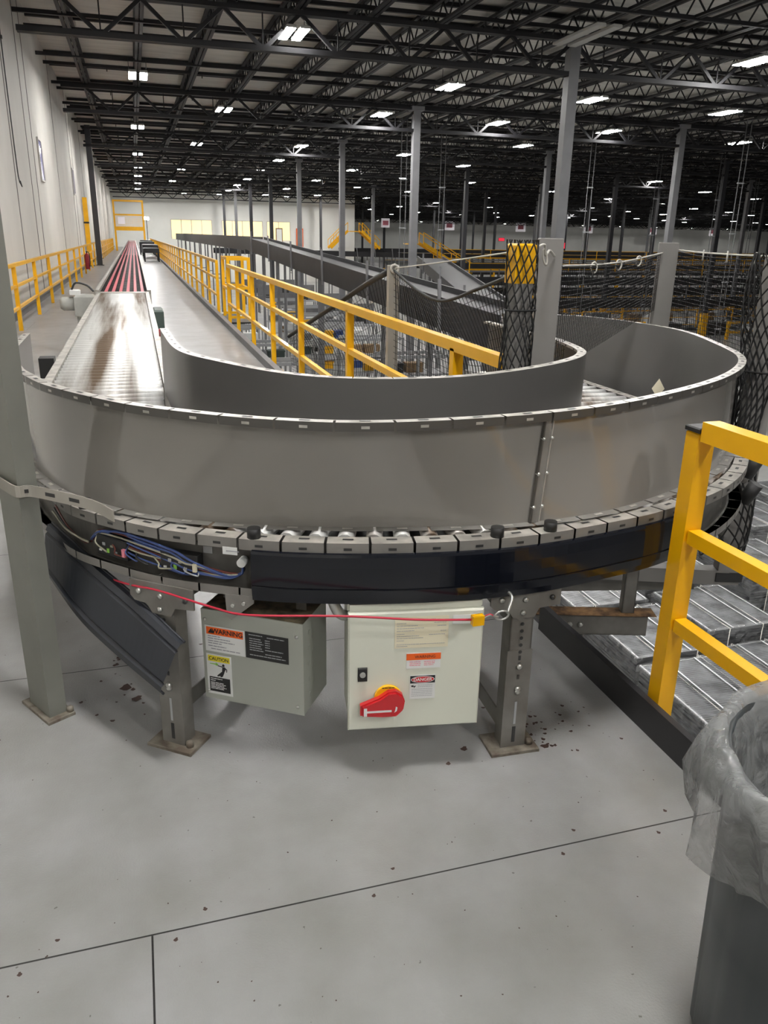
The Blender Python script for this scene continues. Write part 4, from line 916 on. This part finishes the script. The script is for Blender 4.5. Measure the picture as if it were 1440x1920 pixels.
for k, (x, y, w) in enumerate(((33.5,80.5,9),(25,43,5),(36,43,7),(46,47.8,8),(29,56.2,8),(16,27,4),(13,28,3.5),(52,56,9))):
    t = thing('floor_guard_rail', 'yellow guard rail standing on the sorting floor, %s of those around the conveyors' % ordw(k), 'guard rail', (x, y, GZ))
    zz = GZ if k != 0 else -1.9
    for z in (.45,1.05): obj('rail_bar', MB().bar((x,y,zz+z), (x+w,y+.4,zz+z), .08, .16), 'yellow', t)
    for q in range(4): obj('post', MB().box((x+w*q/3-.08,y+.13*q-.08,GZ), (x+w*q/3+.08,y+.13*q+.08,zz+1.15)), 'yellow', t)
# hanging dock signs
for k, X in enumerate((89,112,135,158,181)):
    t = thing('dock_sign', 'white hanging dock sign with pink print, %s along the distant wall' % ordw(k), 'sign', (X, 230, 4.6), 'white hanging dock signs')
    obj('sign_board', MB().box((X-1.6,230,3.9), (X+1.6,230.1,6.6)), 'signw', t); obj('sign_print', MB().box((X-.9,229.95,4.6), (X+.9,229.99,5.8)), 'pink', t)
    obj('hanger_wire', MB().bar((X,230.05,6.6), (X,230.05,7.1), .06, .06), 'steel', t)
t = thing('dock_sign', 'white hanging sign beside the return wall corner, nearer than the dock row', 'sign', (33.8, 112, 3.5))
obj('sign_board', MB().box((33.2,112,2.9), (34.4,112.08,4.1)), 'signw', t); obj('sign_print', MB().box((33.4,111.95,3.2), (34.2,111.99,3.8)), 'pink', t); obj('hanger_wire', MB().bar((33.8,112.04,4.1), (33.8,112.04,7.1), .04, .04), 'steel', t)
for k, (X, Y, Z_) in enumerate(((105,228,1.6),(118,228,1.5),(163,228,1.3),(60,110,.9))):
    t = thing('exit_sign', 'small glowing red sign low on the distant dock wall, %s along' % ordw(k), 'sign', (X, Y, Z_)); obj('sign_case', MB().box((X-1,Y,Z_-.5), (X+1,Y+.2,Z_+.5)), 'dark', t); obj('sign_face', MB().box((X-.9,Y-.05,Z_-.4), (X+.9,Y-.01,Z_+.4)), 'exit', t)
# vertical cable drops
for k, (x, y) in enumerate(((29.5,43),(24.6,30),(33.0,42),(40,44),(15.0,40),(46,54.2),(11.5,35.5),(21,36))):
    t = thing('cable_drop', 'pale vertical conduit drop from the roof to the sorting floor, %s from the walkway side' % ordw(k), 'conduit', (x, y, GZ))
    for s in (-.12, .12): obj('conduit', MB().cyl((x+s,y,GZ), (x+s,y,6.45), .02, 6), 'far2', t)
    m = MB()
    for z in (-2,0,2,4): m.box((x-.16,y-.03,z), (x+.16,y+.03,z+.05))
    obj('conduit_strut', m, 'pale', t)
# flow racks beside and below the walkway rail
rnd = random.Random(5); ck = 0
def rack(label, x, y, w, d, h, n, ry=0.):
    t = thing('flow_rack', label, 'rack', (x, y, GZ))
    for sx in (0, w/2, w):
        for sy in (0, d): obj('upright', MB().box((x+sx-.035,y+sy-.035,GZ), (x+sx+.035,y+sy+.035,GZ+h)), 'pale', t)
    for k in range(n): obj('shelf', MB().box((x,y,GZ+.35+k*(h-.35)/n), (x+w,y+d,GZ+.40+k*(h-.35)/n)), 'pale', t)
    for sy in (0, d): obj('rack_beam', MB().box((x,y+sy-.03,GZ+h-.1), (x+w,y+sy+.03,GZ+h)), 'pale', t)
    return t
cr0 = None
cols = ['carton','tote','greytote','carton','white','yellow','greenbox','dark']
crates = {}
def crate(cm, x, y, z, s, lb, grp):
    nm = 'shipping_carton' if cm in ('carton','white') else 'storage_tote'
    if cm not in crates:
        m = MB().box((-.3,-.2,0), (.3,.2,.32))
        if nm == 'storage_tote': m.box((-.32,-.22,.26), (.32,.22,.32))
        else: m.box((-.302,-.02,0), (.302,.02,.322))
        crates[cm] = mesh(nm, m, cm)
    o = obj(nm, crates[cm], None); o.location = (x, y, z); o.scale = (s, s, s); tag(o, lb, 'carton' if nm == 'shipping_carton' else 'tote', grp)
for k in range(12):
    x = 2.6+(k % 2)*4.6+rnd.uniform(-.1,.1); y = 14+(k//2)*4.6+(k % 2)*10+rnd.uniform(-.5,.5); n = 3
    rack('pale steel flow rack on the floor below the walkway, %s row out and %s back' % (ordw(k % 2), ordw(k//2)), x, y, 2.2, 1.0, 2.3, n)
    for q in range(n):
        for e in range(3):
            if rnd.random() < .72:
                cm = rnd.choice(cols); cn = {'carton':'brown carton','tote':'blue tote','greytote':'grey tote','white':'white carton','yellow':'yellow tote','greenbox':'dark green tote','dark':'black tote'}[cm]
                crate(cm, x+.42+e*.68, y+.5, GZ+.405+q*(2.3-.35)/n, .95, '%s in the pale flow racks below the walkway' % cn, '%ss in the flow racks' % cn)
for k in range(70):
    cm = rnd.choice(('dark','dark','greytote','carton','white','dark')); X = 24+(k % 14)*3.2+rnd.uniform(-.5,.5); Y = (45.6,54.0,61.3,72.0,79)[k//14]+rnd.uniform(-.2,.2)+(X-24)/60*2.6*(k >= 14)
    cn = {'carton':'brown carton','greytote':'grey tote','white':'white carton','dark':'black tote'}[cm]
    crate(cm, X, Y, GZ, rnd.uniform(1.6,2.6), 'large %s standing on the distant sorting floor' % cn, '%ss on the distant floor' % cn)
for k in range(12):
    x, y = 2.6+(k % 3)*2.8+7.4*(k % 3 > 0)*.6+rnd.uniform(-.2,.2), 46+(k//3)*9+rnd.uniform(-1,1)
    t = thing('work_station', 'grey steel packing station below the far walkway, %s out and %s back' % (ordw(k % 3), ordw(k//3)), 'workbench', (x, y, GZ))
    obj('bench_top', MB().box((x-.9,y-.4,GZ+.85), (x+.9,y+.4,GZ+.92)), 'pale', t); obj('back_panel', MB().box((x-.9,y+.36,GZ+.92), (x+.9,y+.4,GZ+2.1)), 'far2', t)
    for sx in (-.85,.85):
        for sy in (-.35,.35): obj('leg', MB().box((x+sx-.04,y+sy-.04,GZ), (x+sx+.04,y+sy+.04,GZ+.85)), 'far2', t)
    obj('bench_screen', MB().box((x-.3,y-.05,GZ+1.0), (x+.3,y,GZ+1.4)), 'dark', t)
# lime tags on the guards, spill drops on the floor
for lb, o, u, v, w, h, mt in (('lime square tag stuck on the outer guard end beside the sage post', (-.528,3.72,1.06), (.08,-1,0), (0,0,1), .09, .05, 'lime'),):
    t = tag(obj('reflective_tag', MB().obox(o, u, v, (1,0,0), w, h, .002), mt), lb, 'tag')
tg = thing('paper_tag', 'small cream diamond tag hung on the inside rail of the curve', 'tag', (2.72,3.72,.84))
obj('tag_card', MB().poly((2.70,3.70,.86), (.95,-.3,0), (0,0,1), [(0,-.05),(.035,0),(0,.055),(-.035,0)], (-.3,-.95,0), .002), 'cream', tg)
obj('tag_string', MB().cyl((2.70,3.70,.80), (2.70,3.70,.815), .004, 5), 'rope', tg)
rnd = random.Random(21)
m = MB()
def blob(x, y, r):
    ph = rnd.uniform(0, 6); m.add([(x+r*(1+.35*sin(3*a+ph))*cos(a), y+r*(1+.3*cos(2*a+ph))*sin(a), .0012) for a in [2*pi*q/9 for q in range(9)]], [tuple(range(9))])
for k in range(60):
    r = abs(rnd.gauss(0, .16)); a = rnd.uniform(-.7, 1.9); blob(1.16+r*1.3*cos(a), 2.03+r*sin(a), rnd.uniform(.0015,.0075))
for k in range(46): blob(-.27+rnd.gauss(.12,.13), 2.85-rnd.gauss(.02,.22), rnd.uniform(.0015,.009))
for x, y, r in ((1.20,2.0,.014),(.93,2.06,.012),(-.16,2.75,.02),(-.12,2.66,.018),(-.10,2.9,.016),(.85,2.0,.008)): blob(x, y, r)
for k in range(110): blob(rnd.uniform(-.7,1.5), rnd.uniform(.9,2.6), rnd.uniform(.0008,.0026))
for x in (-.35,.0,.5,1.05,1.36):
    for dy in (-.035,.04): blob(x+dy, 1.575+dy, .0055)
tag(obj('spill_drops', m, 'stain'), 'dark brown dried drops and specks spattered on the deck floor', 'spill', kind='stuff')

# ------------------------------------------------------------------ light, camera
w = bpy.data.worlds.new('World'); SC.world = w; w.use_nodes = True
w.node_tree.nodes['Background'].inputs['Color'].default_value = (1, .99, .975, 1); w.node_tree.nodes['Background'].inputs['Strength'].default_value = .22
cam = bpy.data.cameras.new('Camera'); co = bpy.data.objects.new('Camera', cam); COL.objects.link(co); SC.camera = co
f, pitch, yaw, roll = 1477.4, radians(19.222), radians(17.06), radians(1.0785)
fw = V((sin(yaw)*cos(pitch), cos(yaw)*cos(pitch), -sin(pitch))); rt = V((cos(yaw), -sin(yaw), 0)); up_ = rt.cross(fw)
r2_, u2_ = rt*cos(roll)+up_*sin(roll), up_*cos(roll)-rt*sin(roll)
co.matrix_world = Matrix(((r2_.x,u2_.x,-fw.x,0), (r2_.y,u2_.y,-fw.y,0), (r2_.z,u2_.z,-fw.z,1.62), (0,0,0,1)))
cam.sensor_fit = 'HORIZONTAL'; cam.sensor_width = 36; cam.lens = 36*f/1440; cam.clip_start = .05; cam.clip_end = 600
SC.view_settings.view_transform = 'Standard'; SC.view_settings.look = 'None'; SC.view_settings.exposure = 0; SC.view_settings.gamma = 1
SC.cycles.max_bounces = 6; SC.cycles.diffuse_bounces = 3; SC.cycles.glossy_bounces = 3; SC.cycles.use_adaptive_sampling = True; SC.cycles.adaptive_threshold = .02; SC.cycles.transparent_max_bounces = 16; SC.cycles.sample_clamp_indirect = 6; SC.cycles.caustics_reflective = True; SC.cycles.blur_glossy = 1.0; SC.cycles.caustics_refractive = False
